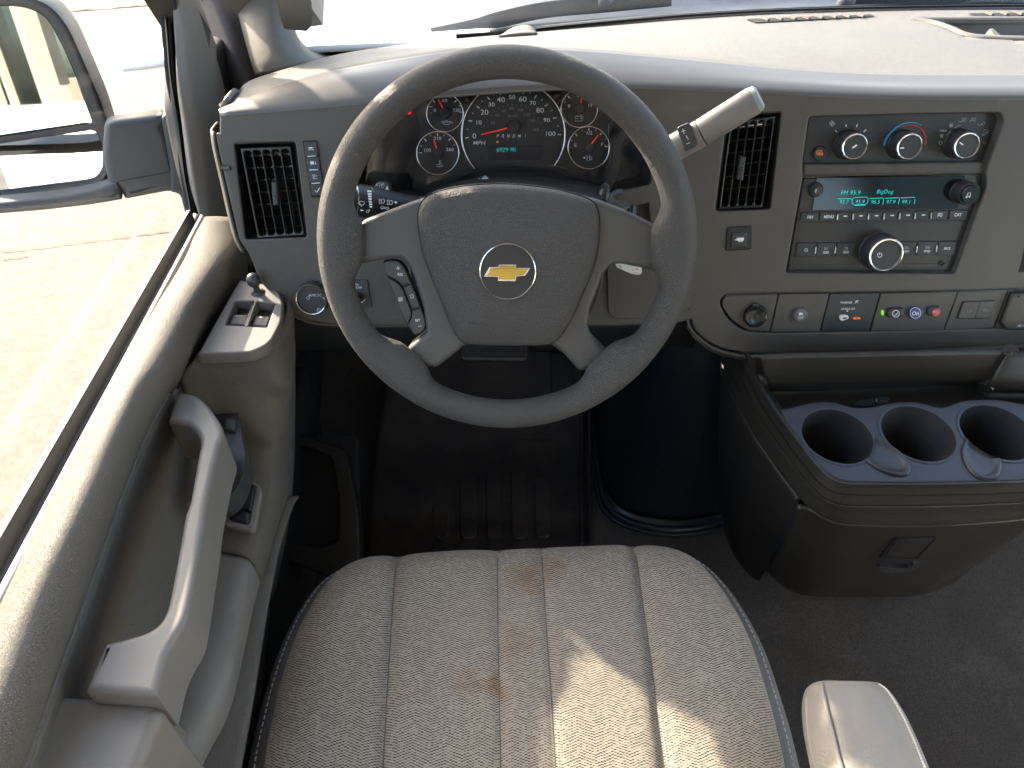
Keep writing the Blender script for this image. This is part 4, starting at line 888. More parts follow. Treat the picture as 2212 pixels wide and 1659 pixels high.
def gauge(label_nums, c, rx, ry, pivot, tip, ticks, reds, icon, nm='gauge', hr=11):
    gd = plate(nm, CL, [ell(*c, rx, ry)], -.001, .0016, M['gloss'] if False else M['face'], clu, .0008, 2)
    ringpx('chrome_bezel', *c, rx, ry, 3.0, M['chrome'], gd)
    cc = V(c)
    tl = []
    for (x, y, big) in ticks:
        q = V(B7(x, y)); e = (q - cc).normalized(); tl.append({'p': [q - e * (3 if big else 1.8), q + e * (3 if big else 1.8)], 'w': 2.2 if big else 1.2})
    ink('gauge_ticks', CL, tl, 2, WH, gd, .0018)
    ink('limit_ticks', CL, [{'p': [V(B7(x, y)) - V((2.5, 0)), V(B7(x, y)) + V((2.5, 0))], 'w': 2} for x, y in reds], 2, M['redink'], gd, .0019)
    for s_, x, y in label_nums: text(s_, CL, *B7(x, y), 6.6, WH, gd, h=.0022, wide=1.2, bold=.006)
    needle(gd, (V(pivot) * .75 + V(tip) * .25), tip, 1.5); hubl(gd, pivot, sk * hr)
    ink('gauge_symbol', CL, [ZL(B7, *l) for l in icon[0]], .9, WH, gd, .0019, fills=[ZL(B7, *l) for l in icon[1]])
    return gd
gauge((('0', 378, 243), ('60', 468, 152), ('120', 577, 240)), (961, 244), 39.5, 40.5, B7(475, 268), B7(410, 142), ((370, 162, 1), (338, 210, 0), (412, 122, 0), (467, 115, 1), (522, 124, 0), (567, 160, 1), (603, 203, 0), (612, 260, 1)), ((340, 268),),
      ([((440, 345), (462, 340), (455, 362), (440, 358)), ((462, 348), (462, 373), (505, 373), (522, 352), (535, 348), (538, 366)), ((462, 350), (505, 350), (525, 343)), ((478, 340), (495, 340)), ((486, 340), (486, 350))], []))
gauge((('100', 308, 608), ('210', 402, 500), ('260', 515, 603)), B7(405, 635), 45.5, 46.5, B7(408, 635), B7(366, 512), ((247, 633, 1), (252, 570, 0), (290, 515, 1), (337, 473, 0), (402, 465, 1), (462, 474, 0), (515, 510, 1), (557, 562, 0)), ((568, 622),),
      ([((420, 700), (420, 742)), ((420, 705), (436, 705)), ((420, 718), (436, 718)), ((420, 730), (434, 730)), ((387, 745), (400, 740), (412, 747), (425, 741), (440, 747), (452, 742)), ((390, 762), (402, 757), (414, 763), (427, 757), (442, 762), (450, 758))], []))
gauge((('9', 1607, 205), ('14', 1703, 108), ('19', 1800, 197)), B7(1703, 226), 39.5, 41, B7(1706, 226), B7(1733, 95), ((1607, 122, 1), (1572, 170, 0), (1648, 85, 0), (1706, 78, 1), (1760, 85, 0), (1797, 125, 0), (1838, 160, 0)), ((1563, 227), (1840, 215)),
      ([((1665, 300), (1737, 297), (1735, 340), (1667, 341), (1665, 300)), ((1678, 300), (1678, 293), (1692, 293), (1692, 300)), ((1712, 298), (1712, 292), (1726, 291), (1726, 298)), ((1675, 318), (1688, 318)), ((1712, 317), (1728, 316)), ((1720, 309), (1720, 325))], []), hr=11)
gauge((('E', 1667, 563), ('1/2', 1792, 450), ('F', 1912, 555)), B7(1790, 586), 44.5, 46, B7(1790, 584), B7(1876, 472), ((1632, 520, 0), (1675, 470, 1), (1728, 428, 0), (1790, 418, 1), (1853, 422, 0), (1900, 460, 1), (1942, 507, 0), (1948, 573, 1)), ((1630, 587),),
      ([((1773, 655), (1797, 652), (1797, 705), (1773, 706), (1773, 655)), ((1775, 676), (1796, 675)), ((1802, 662), (1815, 670), (1818, 695), (1805, 700), (1802, 680))], [((1732, 678), (1757, 666), (1757, 690))]), hr=10)
for x, y in ((672, 130), (1493, 100)):
    lathe('sensor_dome', CL.at(*B7(x, y)), CL.n, [(sk * 11, 0), (sk * 11, .001), (sk * 9, .002), (0, .0025)], M['gloss'], clu, 32)
ink('belt_warning_light', CL, [ZL(B7, (118, 275), (140, 240), (160, 275)), ZL(B7, (128, 240), (158, 268))], 1.2, M['warn'], clu, .0018, fills=[ZL(B7, (130, 228), (148, 226), (150, 245), (158, 262), (152, 278), (128, 278), (120, 262), (128, 245))])
sweep('lens_rim', [CL.at(*B7(x, y), .004) for x, y in ((-60, 1000), (200, 985), (420, 960), (560, 880), (700, 800), (1000, 765), (1300, 760), (1500, 770), (1700, 850), (1900, 900), (2050, 905))], rsec(.004, .010, .002), M['black'], clu, up=CL.n)
sweep('hood_fold', [FS.at(*B7(x, y), .002) for x, y in ((2190, 445), (2110, 470), (2050, 560), (2040, 720), (2000, 860), (1940, 960))], rsec(.008, .014, .004), M['black'], clu, up=FS.n)
ln = [CL.at(x, y, .016) for x, y in ((700, 150), (1460, 140), (1460, 470), (700, 470))]
obj('lens', ln, [(0, 1, 2, 3)], M['clens'], clu, smooth=False)

# ---- climate control panel
CP = Plane(0, 0, 0, 20, p0=FS.at(1950, 300, -.013))
cp = thing('climate_panel', 'black climate control panel with three chrome ringed knobs above the radio', 'control panel', CP.at(1940, 300))
sleeve('recess', FS, ctr, -.0005, -.03, M['dash_lit'], cp, .0)
plate('climate_face', CP, [rr([(1735, 240), (2175, 235), (2140, 365), (1725, 368)], 3)], -.002, 0, M['btn'], cp, .0005)
DV = Plane(0, 0, 0, 30, p0=FS.at(1930, 366, -.006))
plate('divider_bar', DV, [rr([(1735, 354, 2), (2124, 348, 4), (2134, 358, 4), (2126, 376, 3), (1733, 382, 2)], 3)], -.012, .001, M['dash'], cp, .003, 4)
def knob(c, tc, par, rpx, ind=None, hgt=.020, ring=True, name='knob', pl=CP, rr_=1.0, knurl=False, capm=None):
    b = pl.at(*c); s = pl.sc(*c); r_ = rpx * s
    # axis end chosen along the panel normal
    o = lathe(name, b, pl.n, [(r_ * 1.16, 0), (r_ * 1.15, hgt * .12), (r_ * 1.10, hgt * .16), (r_ * 1.08, hgt * .8), (r_ * 1.04, hgt * .92), (r_ * .98, hgt), (r_ * .86, hgt), (r_ * .84, hgt * .985), (0, hgt * .985)], M['btn'], par, 56)
    if ring: lathe('chrome_ring', b, pl.n, [(r_ * 1.02, hgt * .93), (r_ * .99, hgt * 1.05), (r_ * .95, hgt * 1.07), (r_ * .88, hgt * 1.06), (r_ * .84, hgt * .98)], M['chrome'], o, 56)
    return o, b, s
for c, ind in (((1830, 312), ((1841, 320), (1851, 313))), ((1946, 312), ((1944.5, 320), (1953, 319.5))), ((2067, 310), ((2073, 308), (2081, 313)))):
    o, b, s = knob(c, None, cp, 27, hgt=.021)
    off = V(FS.uv(b + CP.n * .021)) - V(FS.uv(b))
    TP = Plane(0, 0, 0, 20, p0=b + CP.n * .0209)
    ink('pointer', TP, [ind], 3.2, WH, o, .0003)
# glyphs round the knobs (B3 zoom)
z = lambda *p: ZL(B3, *p)
ink('fan_ticks', CP, [{'p': z((448, 266), (462, 286)), 'w': 1.6}, {'p': z((548, 214), (549, 236)), 'w': 2}, {'p': z((655, 212), (645, 237)), 'w': 2.2}, {'p': z((735, 262), (712, 283)), 'w': 2.6}], 2, WH, cp, .0002)
fx, fy = B3(418, 206)
ink('fan_symbol', CP, [[(fx + 6 * math.cos(a + t) * t / 1.3, fy + 6 * math.sin(a + t) * t / 1.3) for t in (0, .5, .9, 1.3)] + [(fx + 6 * math.cos(a + 1.9), fy + 6 * math.sin(a + 1.9)), (fx, fy)] for a in (0, 1.57, 3.14, 4.71)], .8, WH, cp, .0002)
bl = spl(z((900, 412), (925, 345), (980, 275), (1050, 222), (1120, 198), (1190, 198), (1255, 222)), 5)
for i in range(1): 
    n_ = len(bl)
    ink('cold_arc', CP, [], 1, M['blueink'], cp, .0003, fills=[[tuple(p_ + (p_ - V(B3(1110, 420))).normalized() * (2.3 * (1 - .75 * i_ / n_))) for i_, p_ in enumerate(bl)] + [tuple(p_ - (p_ - V(B3(1110, 420))).normalized() * (2.3 * (1 - .75 * i_ / n_))) for i_, p_ in reversed(list(enumerate(bl)))]])
rd = spl(z((1060, 240), (1120, 222), (1190, 224), (1245, 250), (1280, 305), (1290, 360), (1282, 410)), 5)
ink('hot_arc', CP, [], 1, M['redink'], cp, .0005, fills=[[tuple(p_ + (p_ - V(B3(1110, 420))).normalized() * (.5 + 1.9 * i_ / len(rd))) for i_, p_ in enumerate(rd)] + [tuple(p_ - (p_ - V(B3(1110, 420))).normalized() * (.5 + 1.9 * i_ / len(rd))) for i_, p_ in reversed(list(enumerate(rd)))]])
def snow(x, y, r_): 
    x, y = B3(x, y); return [[(x - r_ * math.cos(a), y - r_ * math.sin(a)), (x + r_ * math.cos(a), y + r_ * math.sin(a))] for a in (0, 1.05, 2.1)] + [arc(x, y, r_ * .5, 0, 360, 6)]
ink('mode_symbols', CP, snow(1530, 222, 5.6) + snow(1443, 322, 5.6) + [arc(*B3(1430, 384), 3.6, 0, 360, 14), z((1482, 318), (1500, 298), (1532, 268)), z((1560, 245), (1590, 230), (1618, 220)),
    z((1602, 182), (1618, 190), (1632, 178), (1662, 190)), z((1628, 160), (1645, 152)), z((1640, 175), (1668, 150), (1662, 182)),
    z((1698, 188), (1725, 172), (1750, 186)), z((1712, 158), (1738, 152)), z((1728, 172), (1762, 148), (1752, 182)),
    z((1775, 212), (1795, 222), (1812, 214), (1832, 224)), z((1812, 212), (1842, 186), (1836, 216)),
    z((1828, 270), (1850, 262), (1870, 272), (1860, 288), (1835, 288), (1828, 270)), z((1812, 300), (1835, 312), (1862, 300), (1880, 275)), z((1815, 318), (1840, 312))], 1.1, mat('mode_print', (.42, .43, .43), .6), cp, .0002)
ink('defrost_symbol', CP, [z((1820, 372), (1842, 366), (1866, 372), (1852, 392), (1834, 392), (1820, 372)), z((1832, 378), (1830, 402)), z((1842, 378), (1842, 402)), z((1852, 378), (1854, 400))], .8, M['grey'], cp, .0002)
text('MAX', CP, *B3(1457, 272), 4.2, WH, cp, h=.0005, wide=1.1)
db = lathe('rear_defog_button', CP.at(*B3(298, 482)), CP.n, [(.0085, 0), (.0083, .003), (.0076, .0042), (.0066, .0042), (.006, .0036), (0, .0036)], M['btn'], cp, 40)
CPb = Plane(0, 0, 0, 20, p0=CP.at(*B3(298, 482)) + CP.n * .0038)
ink('defog_symbol', CPb, [z((276, 462), (322, 458), (326, 485), (318, 496), (280, 498), (272, 480), (276, 462)), z((288, 476), (286, 490)), z((298, 475), (297, 490)), z((308, 475), (308, 490)), z((330, 485), (328, 502))], .8, M['amber'], db, .0002)
# ---- radio
RP = Plane(0, 0, 0, 20, p0=FS.at(1900, 480, -.008))
ra = thing('radio', 'black car radio with cyan display, button rows and a large chrome ringed dial', 'radio', RP.at(1900, 480))
plate('radio_face', RP, [rr([(1736, 386), (2124, 375), (2060, 589), (1701, 588)], 3)], -.03, 0, M['console'], ra, .001)
disp = plate('display', RP, [rr(z((275, 710), (1660, 695), (1590, 1000), (232, 1018)), 1)], -.001, .0012, M['lens'], ra, .0004, 2)
text('FM 95.9', RP, *B3(590, 850), 9.2, M['cyan'], disp, h=.0016, shear=.12, wide=.92, bold=-.02, space=1.08)
text('BigDog', RP, *B3(910, 846), 8.6, M['cyan'], disp, h=.0016, shear=.12, wide=.92, bold=-.02, space=1.08)
for s_, x in (('93.7', 528), ('95.9', 678), ('96.5', 822), ('97.9', 965), ('99.1', 1110)): text(s_, RP, *B3(x, 934 + (2 if s_ != '95.9' else 0)), 8.4, M['cyan'], disp, h=.0016, shear=.12, wide=.88, bold=-.02, space=1.08)
ink('preset_outline', RP, [z((470, 908), (592, 905), (600, 915)), z((625, 895), (740, 892), (756, 910), (748, 945), (728, 962), (625, 965), (603, 945), (606, 912), (625, 895)), z((628, 969), (728, 966)), z((765, 905), (890, 900), (900, 908), (892, 960)), z((912, 903), (1040, 898), (1048, 908), (1036, 958)), z((1058, 900), (1190, 893)), z((1192, 910), (1184, 955))], .8, M['cyan'], disp, .0013)
row = [('FAV', 132, 300, 215), ('MENU', 310, 455, 388), (None, 478, 600, 542), (None, 628, 745, 688), (None, 775, 890, 834), (None, 920, 1035, 980), (None, 1065, 1180, 1127), (None, 1210, 1325, 1272), ('EQ', 1362, 1500, 1425), ('CAT', 1520, 1685, 1593)]
for s_, a, b, c_ in row:
    ya = 1037 - (a - 130) * .0155; yb = 1118 - (a - 130) * .0125; sl_ = 14
    bt = plate('preset_button', RP, [rr(z((a, ya), (b, ya - 2), (b - sl_, yb - 2), (a - sl_, yb)), 1)], -.0015, .0018, M['btn'], ra, .0006, 2)
    if s_: text(s_, RP, *B3(c_, 1078 - (c_ - 215) * .016), 6.6, WH, bt, h=.0022, wide=.82, bold=.014)
    else: plate('preset_mark', RP, [box_px(RP, *B3(c_, 1070 - (c_ - 540) * .015), 8, 2.6, 1.5, 1)], .0015, .0022, WH, bt, .0002, 1)
for a in (470, 615, 760, 905, 1050, 1195, 1345):
    x, y = B3(a, 1078 - (a - 470) * .014); plate('chrome_divider', RP, [rr([(x - 1.2, y - 7), (x + 2.4, y - 7), (x + 1.0, y + 7), (x - 2.6, y + 7)], .6)], 0, .0032, M['silver'], ra, .0006, 2)
for s_, ic, a, b in ((None, 'clk', 95, 268), ('SEEK', 'bk', 285, 452), ('SEEK', 'fw', 470, 640), ('REV', 'rw', 1035, 1208), ('FWD', 'ff', 1228, 1395), ('SRCE', None, 1415, 1580)):
    ya, yb = 1322 - (a - 95) * .012, 1448 - (a - 95) * .010
    bt = plate('function_button', RP, [rr(z((a, ya), (b, ya - 2), (b - 14, yb - 2), (a - 18, yb)), 1.2)], -.0015, .0018, M['btn'], ra, .0008, 2)
    c_ = (a + b) / 2 - 6; yc = (ya + yb) / 2
    if s_: text(s_, RP, *B3(c_, yc + (24 if ic else 0)), 5.0, WH, bt, h=.0022, wide=.85, bold=.012)
    x, y = B3(c_, yc - 12)
    if ic == 'clk': y += 3; ink('clock_symbol', RP, [arc(x, y, 3.4, 0, 360, 14), [(x, y - 2), (x, y), (x + 2, y)]], .8, WH, bt, .0020)
    elif ic: 
        d_ = -1 if ic in ('bk', 'rw') else 1
        L_ = [[(x - 3 * d_, y - 2.6), (x + 2 * d_, y), (x - 3 * d_, y + 2.6), (x - 3 * d_, y - 2.6)]]
        if ic in ('bk', 'fw'): L_.append([(x + 3 * d_, y - 2.8), (x + 3 * d_, y + 2.8)])
        else: L_.append([(x + 2 * d_, y - 2.6), (x + 7 * d_, y), (x + 2 * d_, y + 2.6), (x + 2 * d_, y - 2.6)])
        ink('track_symbol', RP, L_, .7, WH, bt, .0020)
for a, yy_ in ((265, 1390), (450, 1388), (1210, 1380), (1395, 1376)):
    x, y = B3(a, yy_); plate('chrome_divider', RP, [rr([(x - .8, y - 8), (x + 2.8, y - 8), (x + .8, y + 8), (x - 2.8, y + 8)], 1)], 0, .0034, M['silver'], ra, .0008, 2)
o, b, s = knob(B3(838, 1385), None, ra, 36, hgt=.024, pl=RP, name='volume_dial')
TP = Plane(0, 0, 0, 20, p0=b + RP.n * .0238)
x, y = B3(862, 1432)
ink('power_symbol', TP, [arc(x, y, 4.8, 125, -235 + 180 + 110 - 360 + 0, 20) if False else arc(x, y, 4.8, 120, 420, 20), [(x, y - 6), (x, y)]], 1.3, WH, o, .0003)
o, b, s = knob(B3(1618, 840), None, ra, 22, hgt=.020, pl=RP, ring=False, name='tune_knob')
lathe('tune_cap', b, RP.n, [(s * 20, .0195), (s * 19.6, .022), (s * 18, .0232), (0, .0234)], M['gloss'], o, 40)
TP = Plane(0, 0, 0, 20, p0=b + RP.n * .0234)
x, y = B3(1690, 872)
ink('note_symbol', TP, [[(x - 3, y + 4), (x - 1, y - 4), (x + 5, y - 5), (x + 3.5, y + 3)]], 1.4, WH, o, .0002, fills=[arc(x - 4, y + 4.5, 2.2, 0, 340, 10), arc(x + 2.4, y + 3.4, 2.2, 0, 340, 10)])
o = lathe('info_button', RP.at(*B3(262, 822)), RP.n, [(.0092, 0), (.0085, .003), (.0070, .005), (.0058, .005), (.0055, .0075), (.0048, .0085), (0, .0085)], M['btn'], ra, 36)
TP = Plane(0, 0, 0, 20, p0=RP.at(*B3(262, 822)) + RP.n * .0086)
text('i', TP, *B3(268, 833), 7.4, WH, o, h=.0004, bold=.03)
lathe('aux_jack', RP.at(*B3(1436, 1508)), RP.n, [(.0032, 0), (.0032, .001), (.0022, .001), (.0020, -.004), (0, -.004)], M['gap'], ra, 20)
gl = [z((118, 1130), (1655, 1112)), z((118, 1130), (50, 1522), (650, 1520)), z((980, 1520), (1520, 1508), (1655, 1112)), z((92, 1318), (650, 1315)), z((985, 1308), (1590, 1300)), z((268, 1330), (270, 1310)), z((460, 1328), (462, 1308))]
ink('panel_groove', RP, gl, .8, M['gap'], ra, .0002)

# ---- trailer mode button
tb = thing('trailer_button', 'square trailer mode button with raised frame under the centre air vent', 'button', FS.at(*Z3(318, 970)))
plate('button_frame', FS, [rr(ZL(Z3, (246, 895), (402, 888), (402, 1030), (236, 1042)), 8)], -.001, .0022, M['black'], tb, .0022)
o = plate('push_button', FS, [rr(ZL(Z3, (275, 930), (366, 926), (362, 1012), (268, 1018)), 3)], .001, .0042, M['btn'], tb, .0014)
ink('trailer_symbol', FS, [ZL(Z3, (292, 972), (304, 972))], 1.6, WH, o, .0043, fills=[ZL(Z3, (303, 960), (346, 958), (345, 976), (303, 977)), arc(*Z3(318, 980), 2, 0, 340, 10), arc(*Z3(333, 979), 2, 0, 340, 10)])

# ---- switch strip: modules
mods = [
    ('outlet_module', [(1566, 640, 9), (1680.5, 636.5, 0), (1663, 716, 0), (1614, 713, 10), (1580, 690, 12), (1559, 660, 8)]),
    ('traction_module', [(1683.5, 636, 0), (1791, 635, 0), (1771, 716, 0), (1666, 717, 0)]),
    ('airbag_module', [(1793.5, 635, 0), (1900.5, 634, 0), (1878, 715, 0), (1773.5, 716, 0)]),
    ('call_module', [(1904, 634, 0), (2068, 631.5, 0), (2038, 713, 0), (1881.5, 715, 0)]),
    ('lane_module', [(2070.5, 631.5, 0), (2177, 628.5, 0), (2146, 708, 0), (2040.5, 713, 0)]),
    ('inverter_module', [(2180, 628.5, 0), (2335, 626, 0), (2310, 709, 0), (2149, 708, 0)])]
ss = thing('switch_strip', 'long low strip of switch modules along the bottom of the centre dash', 'switch panel', FS.at(1850, 676))
plate('strip_back', FS, [stp], -.012, -.006, M['gap'], ss, 0)
md = {}
for nm_, pts in mods:
    md[nm_] = plate(nm_, FS, [rr(pts, 0)], -.006, -.0006, M['btn'] if nm_ == 'airbag_module' else M['dash'], ss, .0008, 2)
y_ = lambda *p: ZL(B4, *p)
oc = FS.at(*B4(385, 245))
o = lathe('outlet_cap', oc, FS.n, [(.0152, -.001), (.0150, .0035), (.0138, .0056), (.012, .006), (.0105, .0054), (0, .0062)], M['gloss'], md['outlet_module'], 48)
plate('cap_tab', FS, [rr(y_((372, 168), (412, 168), (414, 186), (370, 186)), 1.5)], .004, .0072, M['btn'], md['outlet_module'], .001)
o = lathe('traction_button', FS.at(*B4(690, 238)), FS.n, [(.0098, 0), (.0094, .003), (.0084, .0048), (.006, .0056), (0, .0058)], M['vinyl'], md['traction_module'], 40)
text('OFF', FS, *B4(695, 262), 5, WH, o, h=.0062, bold=.012, wide=.9)
ink('skid_symbol', FS, [], 1, WH, o, .0060, fills=[y_((682, 228), (698, 224), (712, 232), (712, 240), (682, 242)), y_((684, 246), (694, 246), (690, 252)), y_((702, 246), (710, 246), (714, 252))])
text('PASSENGER', FS, *B4(1005, 157), 4.2, WH, md['airbag_module'], h=0, wide=.8, bold=.01)
ink('passenger_symbol', FS, [y_((1066, 150), (1088, 142)), y_((1064, 162), (1076, 150), (1084, 160))], 1.4, WH, md['airbag_module'], -.0004)
text('AIR BAG OFF', FS, *B4(1016, 200), 4.2, WH, md['airbag_module'], h=0, wide=.85, bold=.006)
ink('status_dot', FS, [], 1, WH, md['airbag_module'], -.0004, fills=[arc(*B4(1012, 215), 1.7, 0, 340, 10)])
kx = plate('key_dial', FS, [rr(y_((962, 255), (985, 243), (1022, 250), (1026, 268), (975, 288), (962, 275)), 4)], -.001, .004, M['dial_white'], md['airbag_module'], .0018)
plate('key_slot', FS, [rr(y_((982, 258), (1008, 258), (1008, 268), (982, 270)), 1)], .0036, .0043, M['key'], kx, .0001, 1)
ink('on_light', FS, [y_((1054, 265), (1066, 265))], 3.4, M['amber'], md['airbag_module'], -.0004); text('ON', FS, *B4(1084, 264), 4.6, M['amber'], md['airbag_module'], h=0, bold=.02)
plate('status_light', FS, [arc(*B4(1252, 228), 3.1, 0, 350, 16, 6.2)], -.001, .001, M['green'], md['call_module'], .0004)
o = plate('phone_button', FS, [rr(y_((1292, 200), (1404, 196), (1398, 255), (1280, 262)), 7)], -.001, .0035, M['btn'], md['call_module'], .002)
ink('phone_symbol', FS, [arc(*B4(1342, 233), 7.2, 0, 360, 20), y_((1332, 244), (1345, 240), (1354, 226))], 1.5, WH, o, .0036)
o = lathe('assist_button', FS.at(*B4(1472, 226)), FS.n, [(.0086, -.001), (.0084, .0025), (.0074, .004), (0, .0045)], M['blue'], md['call_module'], 40)
ink('assist_ring', FS, [arc(*B4(1474, 228), 11.5, 0, 360, 24)], 1.0, WH, o, .0044); text('On', FS, *B4(1475, 231), 8.5, WH, o, h=.0052, bold=.012)
plate('sos_frame', FS, [rr(y_((1562, 188), (1650, 182), (1646, 245), (1556, 250)), 7)], -.001, .003, M['btn'], md['call_module'], .002)
o = lathe('sos_button', FS.at(*B4(1605, 219)), FS.n, [(.0052, .002), (.0050, .0040), (.0042, .0046), (0, .0048)], mat('sos_red', (.62, .10, .10), .4), md['call_module'], 32)
text('SOS', FS, *B4(1606, 220), 3.6, M['paper'], o, h=.0052, bold=.01)
o = plate('lane_buttons', FS, [rr(y_((1800, 152), (2022, 145), (1985, 266), (1758, 270)), 4)], -.001, .0014, M['btn'], md['lane_module'], .0006)
plate('lane_button', FS, [rr(y_((1805, 156), (1912, 152), (1875, 265), (1764, 267)), 3)], 0, .0020, M['dash'], o, .0006); plate('lane_button', FS, [rr(y_((1917, 152), (2018, 149), (1982, 263), (1880, 265)), 3)], 0, .0020, M['dash'], o, .0006)
ink('lane_symbol', FS, [y_((1822, 198), (1828, 225)), y_((1840, 222), (1846, 205), (1858, 198), (1860, 212), (1842, 224)), y_((1930, 206), (1966, 206), (1968, 214), (1932, 214), (1930, 206)), y_((1946, 192), (1946, 206)), y_((1944, 222), (1958, 222))], 1.2, M['grey'], o, .0023)
inv = plate('outlet_door', FS, [rr(y_((2132, 95, 6), (2600, 80, 4), (2560, 350, 4), (2090, 347, 4), (2058, 300, 5)), 4)], -.001, .006, M['console'], md['inverter_module'], .003)
text('AC 120V - 150W', FS, *B4(2245, 314), 5.2, WH, inv, h=.0066, shear=.2, wide=.9, bold=.012)
lathe('screw', FS.at(*B4(2155, 108)), FS.n, [(.0016, .006), (.0016, .0064), (0, .0064)], M['gap'], inv, 16)
# right end: edge of the glovebox side vent
plate('side_outlet', FS, [rr([(2218, 505), (2206, 570), (2200, 588), (2330, 588), (2330, 500)], 3)], -.002, .0004, M['gap'], dash, .0004)
# ------------------------------------------------------------------ steering wheel
WP = Plane(0, 0, 0, 26, p0=V((-.0052, .6715, -.4477)))
sw = thing('steering_wheel', 'grey leather grained four spoke steering wheel with padded hub', 'steering wheel', WP.p0)
# rim, with the thickened roots where the spokes join
NR, NS = 160, 26
def ang(px, py): q = V(WP.uv(WP.at(px, py))); return math.atan2(q.y, q.x)
roots = [(ang(*Z2(40, 1110)), .20, .0165), (ang(*Z2(2030, 1130)), .20, .0165), (ang(*Z6(395, 320)), .19, .0150), (ang(*Z6(1540, 330)), .19, .0150)]
rows = []
for i in range(NR):
    t = 2 * math.pi * i / NR; row = []
    for j in range(NS):
        p_ = 2 * math.pi * j / NS; r_ = .0157
        cu, su = math.cos(p_) * r_ * 1.0, math.sin(p_) * r_ * 1.04
        rad = .180 + cu
        if cu < 0:
            b_ = 0
            for a, w_, k_ in roots:
                d_ = abs((t - a + math.pi) % (2 * math.pi) - math.pi); b_ += k_ * math.exp(-(d_ / w_) ** 4)
            rad -= b_ * (-math.cos(p_)) ** .6; su *= 1 - .10 * min(1, b_ / .016) * (-math.cos(p_))
        row.append(WP.w(rad * math.cos(t), rad * math.sin(t), su))
    rows.append(row)
rows.append(rows[0])
grid('rim', rows, M['leather'], sw, close=True, flip=True, sharp=70)
A2, A6, A8 = (lambda *p: ZL(Z2, *p)), (lambda *p: ZL(Z6, *p)), (lambda *p: ZL(B8, *p))
so_ = A2((640, 830), (560, 850), (470, 880), (330, 932), (190, 985)) + A2((160, 1030), (140, 1110), (136, 1190), (148, 1244)) + A2((250, 1226), (320, 1214), (405, 1206), (445, 1235), (478, 1300), (515, 1420), (540, 1500), (552, 1590)) \
    + A6((522, 150), (500, 172), (425, 230), (414, 262), (440, 298), (495, 333), (570, 350), (600, 330), (660, 285), (730, 225), (900, 215), (1200, 218), (1270, 270), (1345, 352), (1365, 366), (1440, 345), (1495, 308), (1512, 265), (1425, 175), (1402, 110)) \
    + A2((1500, 1590), (1512, 1500), (1560, 1380), (1590, 1295), (1640, 1245), (1690, 1240), (1800, 1262), (1922, 1282), (1938, 1190), (1925, 1100), (1890, 1012), (1700, 920), (1560, 868), (1450, 840))
so2 = [V(q) for q in rr(so_, 6, 4)]
plate('spoke_bezel', WP, [so2], -.026, -.004, M['spoke'], sw, .0065, 6)
hb_o = spl(A2((620, 822), (740, 795), (850, 781), (1000, 776), (1150, 786), (1300, 806), (1430, 838), (1515, 872), (1552, 925), (1565, 1010), (1558, 1130), (1530, 1260), (1472, 1400), (1405, 1550)) + A6((1290, 120), (1243, 185), (1190, 216), (1080, 222), (950, 222), (760, 214), (705, 192), (660, 120)) + A2((660, 1490), (590, 1320), (535, 1160), (511, 1010), (515, 925), (548, 862)), 3, closed=True)
big = [(q[0] + (q[0] - 1100) * .012, q[1] + (q[1] - 575) * .012) for q in hb_o]
pillow('hub_gap', WP, big, -.0045, .001, M['gap'], sw, prof=[(1, 1), (.01, 1)])
pillow('airbag_cover', WP, hb_o, -.002, .0165, M['bag'], sw, prof=[(1, 0), (.998, .10), (.992, .22), (.98, .34), (.955, .46), (.90, .60), (.8, .76), (.65, .89), (.45, .97), (.25, 1), (.01, 1)])
# emblem
ec = V(Z2(1031, 1281)); ep = WP.at(ec.x, ec.y, .0130); es = WP.sc(ec.x, ec.y) * .975
lathe('emblem_recess', ep, WP.n, [(es * 68, -.0012), (es * 66, .0012), (es * 63.5, .0004), (es * 62, -.0005), (0, -.0005)], M['bag'], sw, 64)
em = lathe('emblem_disc', ep, WP.n, [(es * 60, -.001), (es * 60, .0018), (es * 58, .0024), (0, .0026)], M['btn'], sw, 64)
lathe('emblem_ring', ep, WP.n, [(es * 62, -.0005), (es * 61.4, .0028), (es * 59.6, .0034), (es * 58.4, .0028), (es * 58, .002)], M['chrome'], em, 72)
EP = Plane(0, 0, 0, 26, p0=ep + WP.n * .0027)
bow = A2((892, 1312), (925, 1256), (974, 1254), (981, 1239), (1082, 1241), (1080, 1259), (1163, 1260), (1134, 1308), (1084, 1311), (1077, 1340), (972, 1338), (974, 1314))
plate('bowtie_edge', EP, [bow], -.001, .0012, M['chrome'], em, .0006, 2)
cbx, cby = Z2(1028, 1289)
plate('bowtie', EP, [[(cbx + (x - cbx) * .90, cby + (y - cby) * .78) for x, y in bow]], .0002, .0024, M['gold'], em, .0008, 2)
# embossed marks on the hub, relief shade put into their dark colour
M['emboss'] = mat('emboss_shade', (.030, .028, .027), .6)
BP = Plane(0, 0, 0, 26, p0=WP.at(1100, 560, .0138))
text('AIRBAG', Plane(0, 0, 0, 26, p0=WP.at(*Z2(860, 1580), .0112)), *Z2(860, 1582), 6.0, M['emboss'], sw, h=.0006, wide=1.45)
ink('horn_symbol', Plane(0, 0, 0, 26, p0=WP.at(*Z2(655, 1060), .0112)), [A2((632, 1045), (650, 1046)), A2((640, 1048), (642, 1072)), A2((652, 1058), (684, 1064), (682, 1075), (655, 1072), (652, 1058))], .8, M['emboss'], sw, .0006)
ink('horn_symbol', Plane(0, 0, 0, 26, p0=WP.at(*Z2(1405, 1080), .0112)), [A2((1382, 1080), (1412, 1074), (1414, 1086)), A2((1432, 1070), (1434, 1098)), A2((1405, 1070), (1436, 1072))], .8, M['emboss'], sw, .0006)
